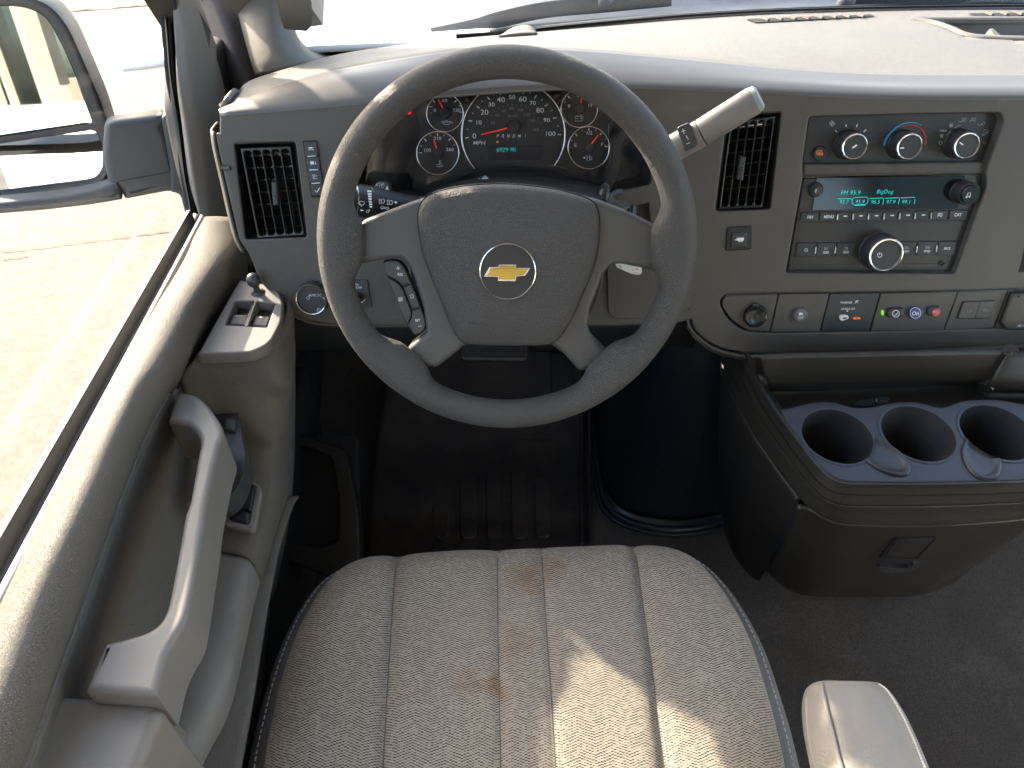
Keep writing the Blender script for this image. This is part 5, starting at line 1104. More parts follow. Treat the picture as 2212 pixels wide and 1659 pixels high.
# cruise control buttons
cr = plate('cruise_pod', WP, [rr(A8((850, 790, 6), (900, 768, 10), (1000, 775, 16), (1060, 840, 16), (1150, 1060, 20), (1245, 1290, 30), (1262, 1370, 16), (1225, 1445, 10), (1150, 1478, 10), (1080, 1400, 10), (1000, 1215, 20), (925, 1050, 20)) if False else [(B8(x, y)[0], B8(x, y)[1], r_) for x, y, r_ in ((848, 785, 3), (900, 768, 6), (1000, 773, 9), (1060, 840, 9), (1150, 1060, 20), (1245, 1290, 20), (1262, 1370, 9), (1225, 1445, 6), (1150, 1480, 6), (1080, 1400, 10), (1000, 1215, 20), (925, 1050, 20))], 4)], -.020, -.0105, M['gap'], sw, .001)
def cb(pts, nm='cruise_button'): return plate(nm, WP, [rr([(*B8(x, y), r_) for x, y, r_ in pts], 3)], -.014, -.0075, M['key'], cr, .0014, 3)
b1 = cb(((853, 792, 3), (900, 772, 5), (990, 776, 9), (1045, 835, 9), (1108, 980, 2), (1028, 1006, 2), (990, 965, 6), (878, 908, 2)))
b2 = cb(((880, 922, 2), (982, 978, 6), (1026, 1030, 6), (1108, 1240, 6), (1108, 1300, 6), (1074, 1366, 2), (1000, 1210, 9)))
b3 = cb(((1034, 1018, 1), (1114, 992, 1), (1192, 1196, 1), (1116, 1224, 1)))
b4 = cb(((1120, 1238, 1), (1198, 1212, 1), (1242, 1320, 8), (1248, 1395, 8), (1210, 1444, 5), (1150, 1472, 5), (1082, 1378, 2), (1116, 1305, 3)))
text('RES', WP, *B8(1009, 902), 5.4, WH, b1, h=-.0068, rot=-4, bold=.01, wide=.95); ink('plus', WP, [A8((972, 846), (1004, 840)), A8((985, 826), (992, 860))], 1.1, WH, b1, -.0074)
text('SET', WP, *B8(1172, 1330), 5.4, WH, b4, h=-.0068, rot=4, bold=.01, wide=.95); ink('minus', WP, [A8((1178, 1386), (1210, 1382))], 1.1, WH, b4, -.0074)
ink('cancel_symbol', WP, [arc(*B8(1011, 1134), 4.6, 0, 360, 4)] + [A8((992, 1118), (1030, 1150)), A8((1030, 1116), (994, 1152)), A8((996, 1122), (1026, 1120), (1028, 1146), (998, 1150), (996, 1122))], .8, WH, b2, -.0074)
ink('cruise_symbol', WP, [arc(*B8(1116, 1106), 3.8, -140, 120, 14), A8((1094, 1094), (1112, 1108))], .9, WH, b3, -.0074)
for a in ((1034, 1006, 1108, 984), (1118, 1228, 1194, 1204)):
    (x0, y0), (x1, y1) = B8(a[0], a[1]), B8(a[2], a[3]); plate('divider', WP, [rr([(x0, y0 - 2), (x1, y1 - 2), (x1, y1 + 1.6), (x0, y0 + 1.6)], .8)], -.012, -.0066, M['btn'], cr, .0008, 2)

# ------------------------------------------------------------------ steering column
sc_ = thing('steering_column', 'dark steering column shroud with hazard button behind the hub', 'steering column', P(1100, 440, d=.9))
shr = [[P(x, y, d=.96) for x, y in ((870, 452), (905, 428), (960, 400), (1040, 382), (1110, 380), (1200, 385), (1290, 398), (1312, 420), (1318, 470))],
       [P(x, y, d=.93) for x, y in ((866, 455), (905, 430), (960, 402), (1040, 384), (1110, 382), (1200, 387), (1292, 400), (1314, 424), (1320, 475))],
       [P(x, y, d=.86) for x, y in ((870, 480), (905, 455), (960, 426), (1040, 408), (1110, 402), (1200, 410), (1285, 424), (1306, 448), (1312, 500))],
       [P(x, y, d=.84) for x, y in ((880, 560), (920, 480), (970, 450), (1040, 440), (1110, 435), (1200, 440), (1270, 460), (1290, 490), (1300, 560))]]
patch('shroud', shr, M['black'], sc_, nu=50, nv=6, thick=.004)
patch('lower_shroud', [[P(x, y, d=.85) for x, y in ((885, 500), (900, 620), (960, 700), (1100, 725), (1240, 700), (1290, 620), (1300, 500))], [P(x, y, d=1.0) for x, y in ((890, 480), (905, 600), (965, 660), (1100, 680), (1235, 660), (1285, 600), (1300, 480))]], M['black'], sc_, nu=40, thick=.004)
HZ = Plane(0, 0, 0, 55, p0=P(*B7(835, 868), d=.915))
hz = plate('hazard_button', HZ, [rr(ZL(B7, (758, 905), (770, 870), (805, 835), (865, 835), (900, 868), (905, 890)), 2)], -.014, .004, M['btn'], sc_, .0025)
ink('hazard_symbol', HZ, [ZL(B7, (808, 868), (836, 846), (864, 866), (808, 868))], 1.8, WH, hz, .0044)
lathe('ignition_bezel', P(*C2(215, 395), d=.92), V((.35, -.6, .5)), [(.024, -.02), (.024, 0), (.021, .004), (.016, .004), (.014, -.002), (0, -.002)], M['btn'], sc_, 40)
for q, r_ in ((((50, 190), (75, 225), (60, 300)), .008), (((95, 250), (75, 285), (60, 335)), .007)):
    sweep('shroud_rib', [P(*C2(*a), d=.87) for a in q], circ(r_ * .8, 10), M['black'], sc_)
ky = thing('ignition_key', 'black headed ignition key in the column, right of the hub', 'key', P(*C2(230, 395), d=.88))
KP = Plane(0, 0, 0, 40, yaw=20, p0=P(*C2(230, 395), d=.885))
plate('key_head', KP, [rr(ZL(C2, (122, 350), (200, 325), (280, 340), (322, 390), (325, 450), (290, 500), (180, 480), (130, 420)), 10), rr(ZL(C2, (270, 420), (300, 405), (308, 430), (300, 450), (275, 448)), 3)], -.004, .004, M['key'], ky, .002)
plate('key_shaft', KP, [rr(ZL(C2, (170, 420), (250, 420), (250, 520), (170, 520)), 3)], -.010, -.004, M['btn'], ky, .001)
kt_ = thing('paper_tag', 'small white paper tag with red print hanging below the right upper spoke', 'tag', P(*C2(330, 970), d=.90))
TG = Plane(0, 0, 0, 34, yaw=0, p0=P(*C2(330, 970), d=.90))
plate('tag_card', TG, [rr(ZL(C2, (160, 880), (300, 840), (418, 940), (420, 1010), (395, 1025), (325, 1015), (185, 955)), 4)], 0, .0008, M['paper'], kt_, .0002, 1)
ink('tag_print', TG, [ZL(C2, (330, 970), (392, 978), (392, 1006), (332, 998), (330, 970)), ZL(C2, (362, 962), (384, 960)), ZL(C2, (364, 970), (384, 972))], .8, M['redink'], kt_, .0010)
ink('tag_mark', TG, [ZL(C2, (205, 965), (222, 940), (238, 965)), ZL(C2, (210, 930), (230, 955))], 1.0, M['btn'], kt_, .0011)

# ------------------------------------------------------------------ turn signal stalk
ts = thing('signal_stalk', 'black turn signal and wiper stalk with white symbols left of the hub', 'stalk', P(*Z2(300, 860), d=.86))
a0, a1 = P(*Z2(60, 862), d=.855), P(*Z2(560, 905), d=.90)
ax = (a1 - a0); L_ = ax.length; ax.normalize(); kx_ = L_ / 500
lathe('stalk_barrel', a0, ax, [(0, -kx_ * 40), (.0150, -kx_ * 40), (.0170, -kx_ * 30), (.0172, kx_ * 70), (.0165, kx_ * 76), (.0180, kx_ * 80), (.0182, kx_ * 150), (.0170, kx_ * 158), (.0178, kx_ * 162), (.0178, kx_ * 190), (.0155, kx_ * 260), (.0120, kx_ * 380), (.0105, kx_ * 520), (0, kx_ * 521)], M['btn'], ts, 40)
lathe('stalk_ring', a0, ax, [(.0176, kx_ * 72), (.0186, kx_ * 74), (.0186, kx_ * 80), (.0178, kx_ * 82)], M['silver'], ts, 40)
SP = Plane(0, 0, 0, 42, p0=P(*Z2(250, 870), d=.838))
def sk_ink(nm, pts, wd=.9, fills=()): ink(nm, SP, [A2(*l) for l in pts], wd, WH, ts, 0, fills=[A2(*f_) for f_ in fills])
sk_ink('wiper_symbol', [((160, 885), (175, 873), (200, 878), (196, 892), (184, 898), (172, 892), (160, 885)), ((170, 882), (182, 905))])
sk_ink('speed_marks', [], fills=[((215 + 2 * i, 810 + i * 15), (240 + i * .5, 812 + i * 15), (241 + i * .3, 821 + i * 15), (217 + 2.3 * i, 820 + i * 15)) for i in range(7)] + [((176, 921), (198, 926), (178, 932))])
sk_ink('beam_symbol', [((282, 862), (292, 862)), ((282, 870), (292, 870)), ((282, 878), (292, 878)), ((282, 886), (292, 886)), ((298, 860), (310, 861), (317, 873), (310, 885), (298, 886), (298, 860)), ((330, 868), (340, 868)), ((330, 876), (340, 876)), ((330, 884), (340, 884)), ((330, 892), (340, 892)), ((345, 868), (357, 869), (364, 881), (357, 893), (345, 894), (345, 868)), ((292, 911), (302, 902), (302, 907), (316, 908), (316, 916), (302, 915), (302, 921), (292, 911)), ((342, 915), (331, 906), (331, 911), (321, 910), (321, 917), (331, 919), (331, 925), (342, 915))], fills=[((373, 874), (389, 876), (381, 893))])
sk_ink('rear_symbol', [((208, 935), (214, 926), (226, 930), (222, 940), (208, 938)), ((222, 926), (228, 921), (232, 928), (224, 931))], .8)
LP = Plane(0, 0, 0, 30, p0=P(*Z2(300, 800), d=.875))
lv = plate('washer_lever', LP, [rr(A2((248, 850), (252, 790), (268, 762), (300, 758), (335, 765), (350, 800), (352, 850)), 8)], -.012, .004, M['btn'], ts, .004, 4)
ink('washer_symbol', LP, [A2((284, 782), (300, 776), (316, 784), (308, 797), (292, 797), (284, 782)), A2((300, 780), (300, 806)), A2((288, 772), (293, 768)), A2((305, 768), (312, 772))], .9, WH, lv, .0042, fills=[A2((320, 806), (331, 782), (339, 808))])

# ------------------------------------------------------------------ gear lever
gl_ = thing('gear_lever', 'grey column gear lever with plus and minus buttons right of the wheel', 'gear lever', P(1540, 265, d=.84))
g0, g1_, g2_ = P(*Z3(-60, 420), d=.852), P(*Z3(95, 335), d=.84), P(*Z3(410, 140), d=.815)
gu = -(ray(1540, 265)).normalized()
st_ = (g2_ - g0).normalized()
sweep('lever_grip', [g1_, g1_.lerp(g2_, .03), g1_.lerp(g2_, .5), g1_.lerp(g2_, .96), g2_], oval(.0300, .027), M['leverp'], gl_, up=gu, straight=True, scales=[(.94, .94), (1, 1), (1, 1), (1, 1), (.95, .95)])
sweep('lever_end', [g2_ - st_ * .001, g2_ + st_ * .004, g2_ + st_ * .0062], oval(.0285, .0256), M['green_end'], gl_, up=gu, straight=True, scales=[(1, 1), (.95, .95), (.72, .72)])
sweep('lever_neck', [P(*Z3(-170, 520), d=.87), g0, g1_ - st_ * .0012], oval(.0300, .025), M['leverp'], gl_, up=gu, straight=True)
GP = Plane(0, 0, 0, math.degrees(math.asin(gu.z)), yaw=math.degrees(math.atan2(gu.x, -gu.y)), p0=P(*Z2(2073, 500), d=.8335))
gb = plate('shift_buttons', GP, [rr([(*Z2(x, y), 7) for x, y in ((2010, 445), (2085, 412), (2138, 545), (2060, 588))], 7)], -.004, .0022, M['key'], gl_, .0016)
ink('shift_marks', GP, [A2((2040, 470), (2062, 462)), A2((2047, 452), (2056, 481)), A2((2066, 492), (2080, 515)), A2((2068, 542), (2090, 533))], 1.3, WH, gb, .0022)

# ------------------------------------------------------------------ pedal, mat, engine cover, kick pocket
bp_ = thing('brake_pedal', 'ribbed black brake pedal pad below the wheel hub', 'pedal', P(1068, 765, d=1.15))
BPL = Plane(0, 0, 0, 50, p0=P(1068, 765, d=1.15))
pd = plate('pedal_pad', BPL, [rr([(994, 742), (1142, 742), (1140, 776), (1132, 781), (1000, 779), (993, 772)], 6)], -.012, 0, M['console'], bp_, .004)
for k_ in range(6): plate('tread_rib', BPL, [rr([(1002, 744 + k_ * 5.2), (1132, 744 + k_ * 5.2), (1131, 747 + k_ * 5.2), (1003, 747 + k_ * 5.2)], 1)], 0, .003, M['key'], pd, .0008, 2)
sweep('pedal_arm', [P(1060, 740, d=1.18), P(1060, 690, d=1.2), P(1062, 640, d=1.15)], rsec(.03, .012, .003), M['console'], bp_)
acc = thing('accelerator_pedal', 'black accelerator pedal in the shade under the right of the wheel', 'pedal', P(1215, 800, d=1.25))
AP = Plane(0, 0, 0, 48, p0=P(1215, 815, d=1.28)); plate('pedal_pad', AP, [rr([(1188, 760), (1240, 760), (1244, 850), (1190, 850)], 8)], -.012, 0, M['gap'], acc, .004)
fm = thing('floor_mat', 'black rubber floor mat with long raised ribs and brown dirt in front of the seat', 'floor mat', P(1030, 1050, z=-1.17))
def onfloor(x, y, dz=0):
    q = P(x, y, z=-1.172 + dz)
    if q.y > 1.08: 
        r_ = ray(x, y); n_ = V((0, -.62, .785)); c0 = V((0, 1.08, -1.172 + dz)); q = r_ * (c0.dot(n_) / r_.dot(n_))
    return q
def mg(xl, xr, y): return [onfloor(xl + (xr - xl) * t / 8, y) for t in range(9)]
patch('mat_sheet', [mg(838, 1266, 700), mg(830, 1268, 780), mg(824, 1270, 860), mg(806, 1272, 960), mg(796, 1274, 1060), mg(790, 1276, 1160), mg(785, 1278, 1300)], M['mat_r'], fm, nu=30, thick=.006)
FP = Plane(0, 0, 0, 90, p0=V((0, 0, -1.169)))
for x0, x1, ya, yb in ((562, 646, 1080, 1270), (705, 800, 940, 1270), (850, 936, 905, 1270), (985, 1076, 905, 1270), (1115, 1200, 930, 1265), (560, 640, 1300, 1500), (700, 790, 1300, 1500), (850, 930, 1300, 1500), (985, 1070, 1300, 1500)):
    plate('mat_rib', FP, [rr([(*Z6(a, b), 12) for a, b in ((x0, ya), (x1, ya), (x1 - 6, yb), (x0 + 4, yb))], 12)], -.002, .0024, M['mat_r'], fm, .0018, 3)
plate('mat_label', FP, [rr([(*Z6(a, b), 1) for a, b in ((985, 640), (1208, 645), (1205, 748), (982, 732))], 1)], -.002, .0012, M['mat_r'], fm, .0006)
sweep('mat_edge', [onfloor(*Z6(x, y), .004) for x, y in ((1372, 560), (1370, 800), (1368, 1000), (1370, 1300))], circ(.0035, 8), M['mat_r'], fm)
sweep('mat_edge', [onfloor(*Z6(x, y), .004) for x, y in ((1412, 560), (1412, 800), (1410, 1000), (1412, 1300))], circ(.0035, 8), M['mat_r'], fm)

ec_ = thing('engine_cover', 'dark glossy engine cover bulging into the footwell right of the floor mat', 'engine cover', V((.3, .95, -1.18)))
bot = [P(*Z6(x, y), z=-1.165) for x, y in ((1415, 420), (1425, 560), (1445, 760), (1475, 930), (1530, 1055), (1640, 1130), (1800, 1165), (1960, 1168), (2200, 1130), (2500, 1100))]
nrm = [(.0, .0)] * len(bot)
def up_(b, dx, dy, z): return [V((p_.x + dx, p_.y + dy, z)) for p_ in b]
patch('cover_shell', [bot, up_(bot, .006, .008, -1.12), up_(bot, .020, .035, -.95), up_(bot, .035, .065, -.78), up_(bot, .055, .10, -.66), up_(bot, .12, .20, -.60)], M['engine'], ec_, nu=60, nv=6, thick=.004, flip=True)
fl1 = [P(*Z6(x, y), z=-1.160) for x, y in ((1410, 420), (1420, 560), (1438, 760), (1462, 940), (1515, 1080), (1630, 1160), (1800, 1200), (1960, 1200), (2200, 1160), (2500, 1130))]
fl2 = [P(*Z6(x, y), z=-1.172) for x, y in ((1395, 420), (1402, 560), (1420, 760), (1445, 960), (1480, 1110), (1600, 1205), (1800, 1252), (1960, 1250), (2200, 1210), (2500, 1180))]
patch('cover_flange', [bot, [(a + b) / 2 + V((0, 0, .008)) for a, b in zip(bot, fl1)], fl1, [a.lerp(b, .5) + V((0, 0, .006)) for a, b in zip(fl1, fl2)], fl2], M['engine'], ec_, nu=60, nv=5, thick=.004, flip=True)
sweep('flange_bead', [p_ + V((0, 0, .003)) for p_ in fl2], circ(.0045, 10), M['engine'], ec_, sub=8)
kp = thing('kick_pocket', 'dark plastic sill pocket low between the door and the floor mat', 'storage pocket', V((-.3, .6, -1.1)))
KZ = Plane(0, 0, 0, 62, p0=P(690, 1080, z=-.97))
plate('pocket_frame', KZ, [rr([(610, 930, 6), (672, 942, 10), (748, 972, 12), (775, 1110, 20), (778, 1262, 4), (700, 1245, 4), (608, 1204, 4), (560, 1150, 4), (560, 930, 4)], 6), rr([(622, 958, 4), (672, 966, 8), (716, 988, 12), (732, 1080, 20), (730, 1168, 8), (694, 1182, 10), (612, 1172, 4), (600, 1100, 4)], 6)], -.03, 0, M['black'], kp, .004)
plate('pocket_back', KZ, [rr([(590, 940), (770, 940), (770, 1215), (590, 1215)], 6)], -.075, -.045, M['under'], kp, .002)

# ------------------------------------------------------------------ centre console with cup holders
cs = thing('centre_console', 'dark plastic floor console with three cup holders and a front bin', 'console', V((.6, .7, -1.18)))
A7 = lambda *p: ZL(Z7, *p)
EXT = 3000
TZ = -.668
rimL = ((360, 110), (388, 190), (430, 290), (520, 445), (650, 622), (780, 790), (862, 868), (950, 898), (1100, 905), (1500, 905), (2009, 892), (2500, 870), (EXT, 840))
inl = A7(*rimL)
ridge = A7((290, 150), (300, 215), (345, 330), (425, 500), (560, 700), (700, 880), (800, 985), (885, 1030), (1000, 1045), (1500, 1045), (2009, 1025), (2500, 1000), (EXT, 970))
step_ = A7((215, 150), (232, 260), (300, 400), (380, 580), (520, 790), (660, 975), (760, 1075), (860, 1130), (1000, 1155), (1500, 1160), (2009, 1122), (2300, 1080), (EXT, 1000))
def zl(pts, z): return [P(x, y, z=z) for x, y in pts]
topc = [P(x + 3, y - 2, z=TZ + .004) for x, y in inl]
crest = [P(x - 2, y + 4, z=TZ + .010) for x, y in inl]
down = [(a * .55 + b * .45) for a, b in zip(zl(inl, TZ), zl(ridge, -.708))]
patch('rim_band', [[p_ + V((0, 0, -.02)) for p_ in topc], topc, crest, [d_ + V((0, 0, .006)) for d_ in down], zl(ridge, -.708)], M['console'], cs, nu=90, nv=7, thick=.004)
patch('rim_step', [zl(ridge, -.708), [a.lerp(b, .5) + V((0, 0, .003)) for a, b in zip(zl(ridge, -.708), zl(step_, -.745))], zl(step_, -.745), [q + V((.004, .01, -.006)) for q in zl(step_, -.745)]], M['console'], cs, nu=90, nv=6, thick=.004)
# left flank
fr = [[P(*Z7(x, y), z=z) for x, y, z in r] for r in (
    ((205, 150, -.745), (200, 450, -.85), (193, 700, -.95), (195, 1000, -1.08), (225, 1180, -1.165)),
    ((232, 270, -.745), (235, 560, -.85), (245, 830, -.95), (262, 1080, -1.07), (290, 1340, -1.165)),
    ((380, 590, -.747), (360, 850, -.85), (350, 1050, -.95), (345, 1230, -1.05), (350, 1420, -1.165)),
    ((560, 860, -.748), (520, 1040, -.85), (480, 1180, -.94), (440, 1320, -1.04), (400, 1470, -1.165)),
    ((660, 1000, -.748), (620, 1110, -.83), (570, 1220, -.91), (510, 1350, -1.02), (440, 1490, -1.165)))]
patch('left_flank', fr, M['console'], cs, nu=30, nv=8, thick=.005, flip=True)
grid('bin_recess', [[P(*Z7(x, y), z=z) + V((0, .02, 0)) for x, y, z in r] for r in (((640, 1000, -.745), (570, 1220, -.91), (430, 1490, -1.16)), ((760, 1040, -.745), (680, 1260, -.91), (560, 1500, -1.16)))], M['gap'], cs)
# bin front
bn = [[P(*Z7(x, y), z=z) for x, y, z in r] for r in (
    ((672, 1062, -.752), (720, 1058, -.752), (790, 1098, -.752), (880, 1142, -.752), (1000, 1156, -.752), (1300, 1162, -.752), (1700, 1150, -.752), (2000, 1126, -.752), (2110, 1112, -.752)),
    ((640, 1130, -.80), (690, 1150, -.80), (780, 1190, -.80), (880, 1225, -.80), (1000, 1240, -.80), (1300, 1246, -.80), (1650, 1236, -.80), (1900, 1215, -.80), (2030, 1190, -.80)),
    ((570, 1280, -.90), (640, 1310, -.90), (760, 1355, -.90), (880, 1380, -.90), (1000, 1390, -.90), (1280, 1394, -.90), (1560, 1380, -.90), (1740, 1350, -.90), (1850, 1310, -.90)),
    ((510, 1400, -1.01), (590, 1450, -1.01), (720, 1505, -1.01), (850, 1522, -1.01), (1000, 1526, -1.01), (1230, 1526, -1.01), (1440, 1512, -1.01), (1570, 1470, -1.01), (1680, 1430, -1.01)),
    ((495, 1442, -1.075), (570, 1515, -1.075), (680, 1570, -1.075), (820, 1585, -1.075), (980, 1588, -1.075), (1200, 1586, -1.075), (1380, 1578, -1.075), (1490, 1545, -1.075), (1580, 1510, -1.075)),
    ((500, 1450, -1.09), (590, 1520, -1.10), (700, 1560, -1.10), (830, 1572, -1.10), (980, 1575, -1.10), (1200, 1572, -1.10), (1360, 1566, -1.10), (1460, 1540, -1.10), (1540, 1510, -1.09)))]
binp = patch('storage_bin', bn, M['console'], cs, nu=60, nv=7, thick=.006)
side2 = [P(*Z7(x, y), z=z) for x, y, z in ((2110, 1112, -.752), (2030, 1190, -.80), (1850, 1310, -.90), (1680, 1430, -1.01), (1580, 1510, -1.075))]
grid('bin_side', [side2, [q + V((.02, .06, .0)) for q in side2], [q + V((.03, .3, .0)) for q in side2]], M['console'], cs)
side3 = [P(*Z7(x, y), z=z) for x, y, z in ((672, 1062, -.752), (640, 1130, -.80), (570, 1280, -.90), (510, 1400, -1.01), (495, 1442, -1.075))]
grid('bin_side', [[q + V((.03, .14, 0)) for q in side3], side3], M['gap'], cs)
bt_ = surf(binp); lq = onsurf(bt_, *Z7(1320, 1300), .001); lq2 = onsurf(bt_, *Z7(1320, 1300), .002); LT = Plane.facing(lq, (lq2 - lq).normalized())
plate('latch_recess', LT, [rr(A7((1252, 1238), (1492, 1236), (1380, 1362), (1150, 1358)), 4), rr(A7((1258, 1243), (1482, 1241), (1374, 1350), (1172, 1348)), 3)], -.003, .0012, M['gap'], cs, .0002, 1)
plate('latch_paddle', LT, [rr(A7((1262, 1246), (1478, 1244), (1370, 1346), (1182, 1344)), 3)], -.003, .0006, M['console'], cs, .0005, 2)
lt = sweep('latch_lip', [onsurf(bt_, *Z7(x, y), .002) for x, y in ((1142, 1385), (1180, 1392), (1250, 1396), (1330, 1388), (1362, 1372))], rsec(.013, .011, .004), M['tray'], cs, scales=[(.5, .5), (1, 1), (1, 1), (1, 1), (.5, .6)])
# tray with the three holes
TP_ = Plane(0, 0, 0, 86, p0=P(*Z7(1200, 700), z=TZ - .004))
k_ = .0415
def hole(px, py, r_): q = TP_.at(*Z7(px, py)); u_ = TP_.uv(q); return [(u_[0] + r_ * math.cos(2 * math.pi * i / 44), u_[1] + r_ * math.sin(2 * math.pi * i / 44)) for i in range(44)], q
h1, c1 = hole(900, 628, .0415); h2, c2 = hole(1380, 612, .0425); h3, c3 = hole(1850, 606, .0425)
h4, c4 = hole(2330, 600, .0425)
lo = [V(TP_.uv(TP_.at(*q))) for q in spl(A7((560, 470), (640, 612), (780, 800), (866, 872), (955, 900), (1100, 908), (1500, 908), (2009, 895), (2500, 873), (EXT, 850)), 3)]
hi = [V(TP_.uv(TP_.at(*q))) for q in spl(A7((EXT, 400), (2300, 440), (2050, 440), (1850, 410), (1650, 415), (1520, 455), (1380, 425), (1250, 425), (1080, 455), (980, 450), (880, 425), (780, 422), (650, 450), (560, 470)), 3)][:-1]
plate('tray_deck', TP_, [lo + hi, h1, h2, h3], -.010, 0, M['tray'], cs, .0025, 3, px=False)
for c_, r_, dep, r2_ in ((c1, .0415, .085, .036), (c2, .0425, .030, .033), (c3, .0425, .085, .037)):
    o = lathe('cup_holder', c_, TP_.n, [(r_ + .003, .0006), (r_ + .0012, .0009), (r_ - .0006, .0004), (r_ - .0016, -.004), (r2_, -dep), (r2_ - .002, -dep), (0, -dep)] if r_ != .0425 or dep > .05 else [(r_ + .003, .0006), (r_ + .0012, .0009), (r_ - .0006, .0004), (r_ - .0016, -.004), (.0335, -.030), (.0325, -.034), (.031, -.085), (0, -.085)], M['tray'], cs, 56)
    lathe('liner', c_ - TP_.n * (dep if dep > .05 else .085), TP_.n, [(.027, .0005), (.0265, .002), (.0, .002)], M['console'], o, 40)
for (px, py, rot_, ch, rh) in ((1168, 752, -48, c1, .0415), (1752, 762, -105, c3, .0425)):
    c_ = TP_.at(*Z7(px, py), 0); ex_ = (TP_.e1 * math.cos(R(rot_)) + TP_.e2 * math.sin(R(rot_))); ey_ = TP_.n.cross(ex_); rows = []
    for f_, h_ in ((1, .0012), (.96, .0030), (.88, .0034), (.78, .0016), (.6, .0004), (.3, .0003), (.01, .0003)):
        r_ = []
        for q in range(40):
            a_ = 2 * math.pi * q / 40; p_ = c_ + ex_ * (.033 * f_ * math.cos(a_)) + ey_ * (.021 * f_ * math.sin(a_)); dv = p_ - ch; L_ = dv.length
            if L_ < rh + .0012: p_ = ch + dv * ((rh + .0012) / L_)
            r_.append(p_ + TP_.n * h_)
        rows.append(r_)
    grid('thumb_notch', rows, M['tray'], cs, close=True, sharp=60)
# lower tray floor, back wall
lf = [[P(*Z7(x, y), z=-.695) for x, y in ((500, 470), (800, 500), (1200, 500), (1700, 500), (2200, 500), (EXT, 480))],
      [P(*Z7(x, y), z=-.695) for x, y in ((505, 372), (850, 360), (1250, 345), (1700, 332), (1880, 400), (EXT, 400))],
      [P(*Z7(x, y), z=-.688) for x, y in ((500, 350), (850, 345), (1250, 332), (1750, 320), (1840, 360), (EXT, 380))],
      [P(*Z7(x, y), z=-.66) for x, y in ((480, 300), (850, 290), (1250, 285), (1780, 280), (1900, 330), (EXT, 360))],
      [P(*Z7(x, y), z=-.62) for x, y in ((440, 150), (850, 140), (1250, 130), (1880, 120), (2000, 140), (EXT, 140))]]
patch('tray_well', lf, M['console'], cs, nu=60, nv=6, thick=.004, evn=False)
sweep('well_corner', [P(*Z7(x, y), z=z) for x, y, z in ((1780, 345, -.675), (1830, 270, -.665), (1890, 180, -.648), (1930, 120, -.62))], circ(.009, 12), M['console'], cs)
patch('well_left_wall', [[P(*Z7(x, y), z=z) for x, y, z in ((388, 150, -.62), (430, 290, TZ), (520, 450, TZ), (640, 610, TZ))], [P(*Z7(x, y), z=z) for x, y, z in ((450, 150, -.63), (500, 330, -.694), (560, 440, -.694), (660, 600, -.694))]], M['console'], cs, nu=20, thick=.003)
cl_ = thing('black_clip', 'small black clip lying in the tray behind the cup holders', 'clip', P(*Z7(1100, 420), z=-.69))
CPn = Plane(0, 0, 0, 82, p0=P(*Z7(1100, 420), z=-.690))
plate('clip_body', CPn, [rr(A7((990, 425), (1060, 405), (1180, 385), (1220, 400), (1190, 430), (1080, 450), (1000, 448)), 5)], -.002, .006, M['gap'], cl_, .002)
sweep('clip_pin', [P(*Z7(1128, 410), z=-.680), P(*Z7(1130, 435), z=-.680)], circ(.002, 8), M['silver'], cl_, straight=True)

# ------------------------------------------------------------------ driver seat
SZ = -.80
def sxy(q): p_ = P(q[0], q[1], z=SZ); return (p_.x, p_.y)
STAINS = [(*sxy(B1(1130, 250)), .028, .55), (*sxy(B1(1222, 212)), .022, .5), (*sxy(B1(1090, 500)), .026, .32), (*sxy(B1(1010, 665)), .015, .75), (*sxy(B1(915, 655)), .019, .35), (*sxy(B1(1165, 295)), .014, .4)]
M['fabric'] = fabric()
seat = thing('driver_seat', 'beige herringbone cloth driver seat cushion with grey vinyl edge and brown stains', 'seat', V((.01, .2, -1.18)))
# outline at the piping, world xy
left = [P(x, y, z=-.835) for x, y in ((850, 1206), (800, 1213), (748, 1236), (705, 1274), (668, 1330), (640, 1390), (615, 1465), (597, 1540), (580, 1620), (562, 1760), (548, 1950))]
right = [P(x, y, z=-.835) for x, y in ((1372, 1183), (1440, 1193), (1495, 1218), (1548, 1272), (1592, 1342), (1622, 1408), (1648, 1490), (1668, 1560), (1690, 1659), (1715, 1800), (1740, 1950))]
front = [P(x, y, z=-.835) for x, y in ((850, 1206), (1000, 1193), (1075, 1192), (1170, 1187), (1230, 1184), (1372, 1183))]
oL = spl(left, 8); oR = spl(right, 8); oF = spl(front, 8)
ol_ = oL[::-1] + oF[1:-1] + oR            # open outline back-left -> front -> back-right
s1 = [sxy(B1(*q)) for q in ((632, 190), (622, 300), (608, 500), (596, 700), (580, 985), (566, 1250))]
s2 = [sxy(B1(*q)) for q in ((1018, 165), (1018, 300), (1020, 500), (1025, 700), (1030, 985), (1034, 1250))]
s3 = [sxy(B1(*q)) for q in ((1187, 160), (1195, 300), (1208, 500), (1222, 700), (1240, 985), (1256, 1250))]
s4 = [sxy(B1(*q)) for q in ((1545, 150), (1565, 300), (1590, 470), (1618, 680), (1655, 985), (1680, 1250))]
def seamx(s, y):
    for a, b in zip(s, s[1:]):
        if y >= b[1] or b is s[-1]:
            t = (y - a[1]) / (b[1] - a[1]); return a[0] + (b[0] - a[0]) * t
ol2 = [V((p_.x, p_.y)) for p_ in ol_]
def dist_edge(x, y):
    best = 9
    q = V((x, y))
    for a, b in zip(ol2, ol2[1:]):
        ab = b - a; t = max(0, min(1, (q - a).dot(ab) / ab.length_squared)); best = min(best, (a + ab * t - q).length)
    return best
cx0 = .013
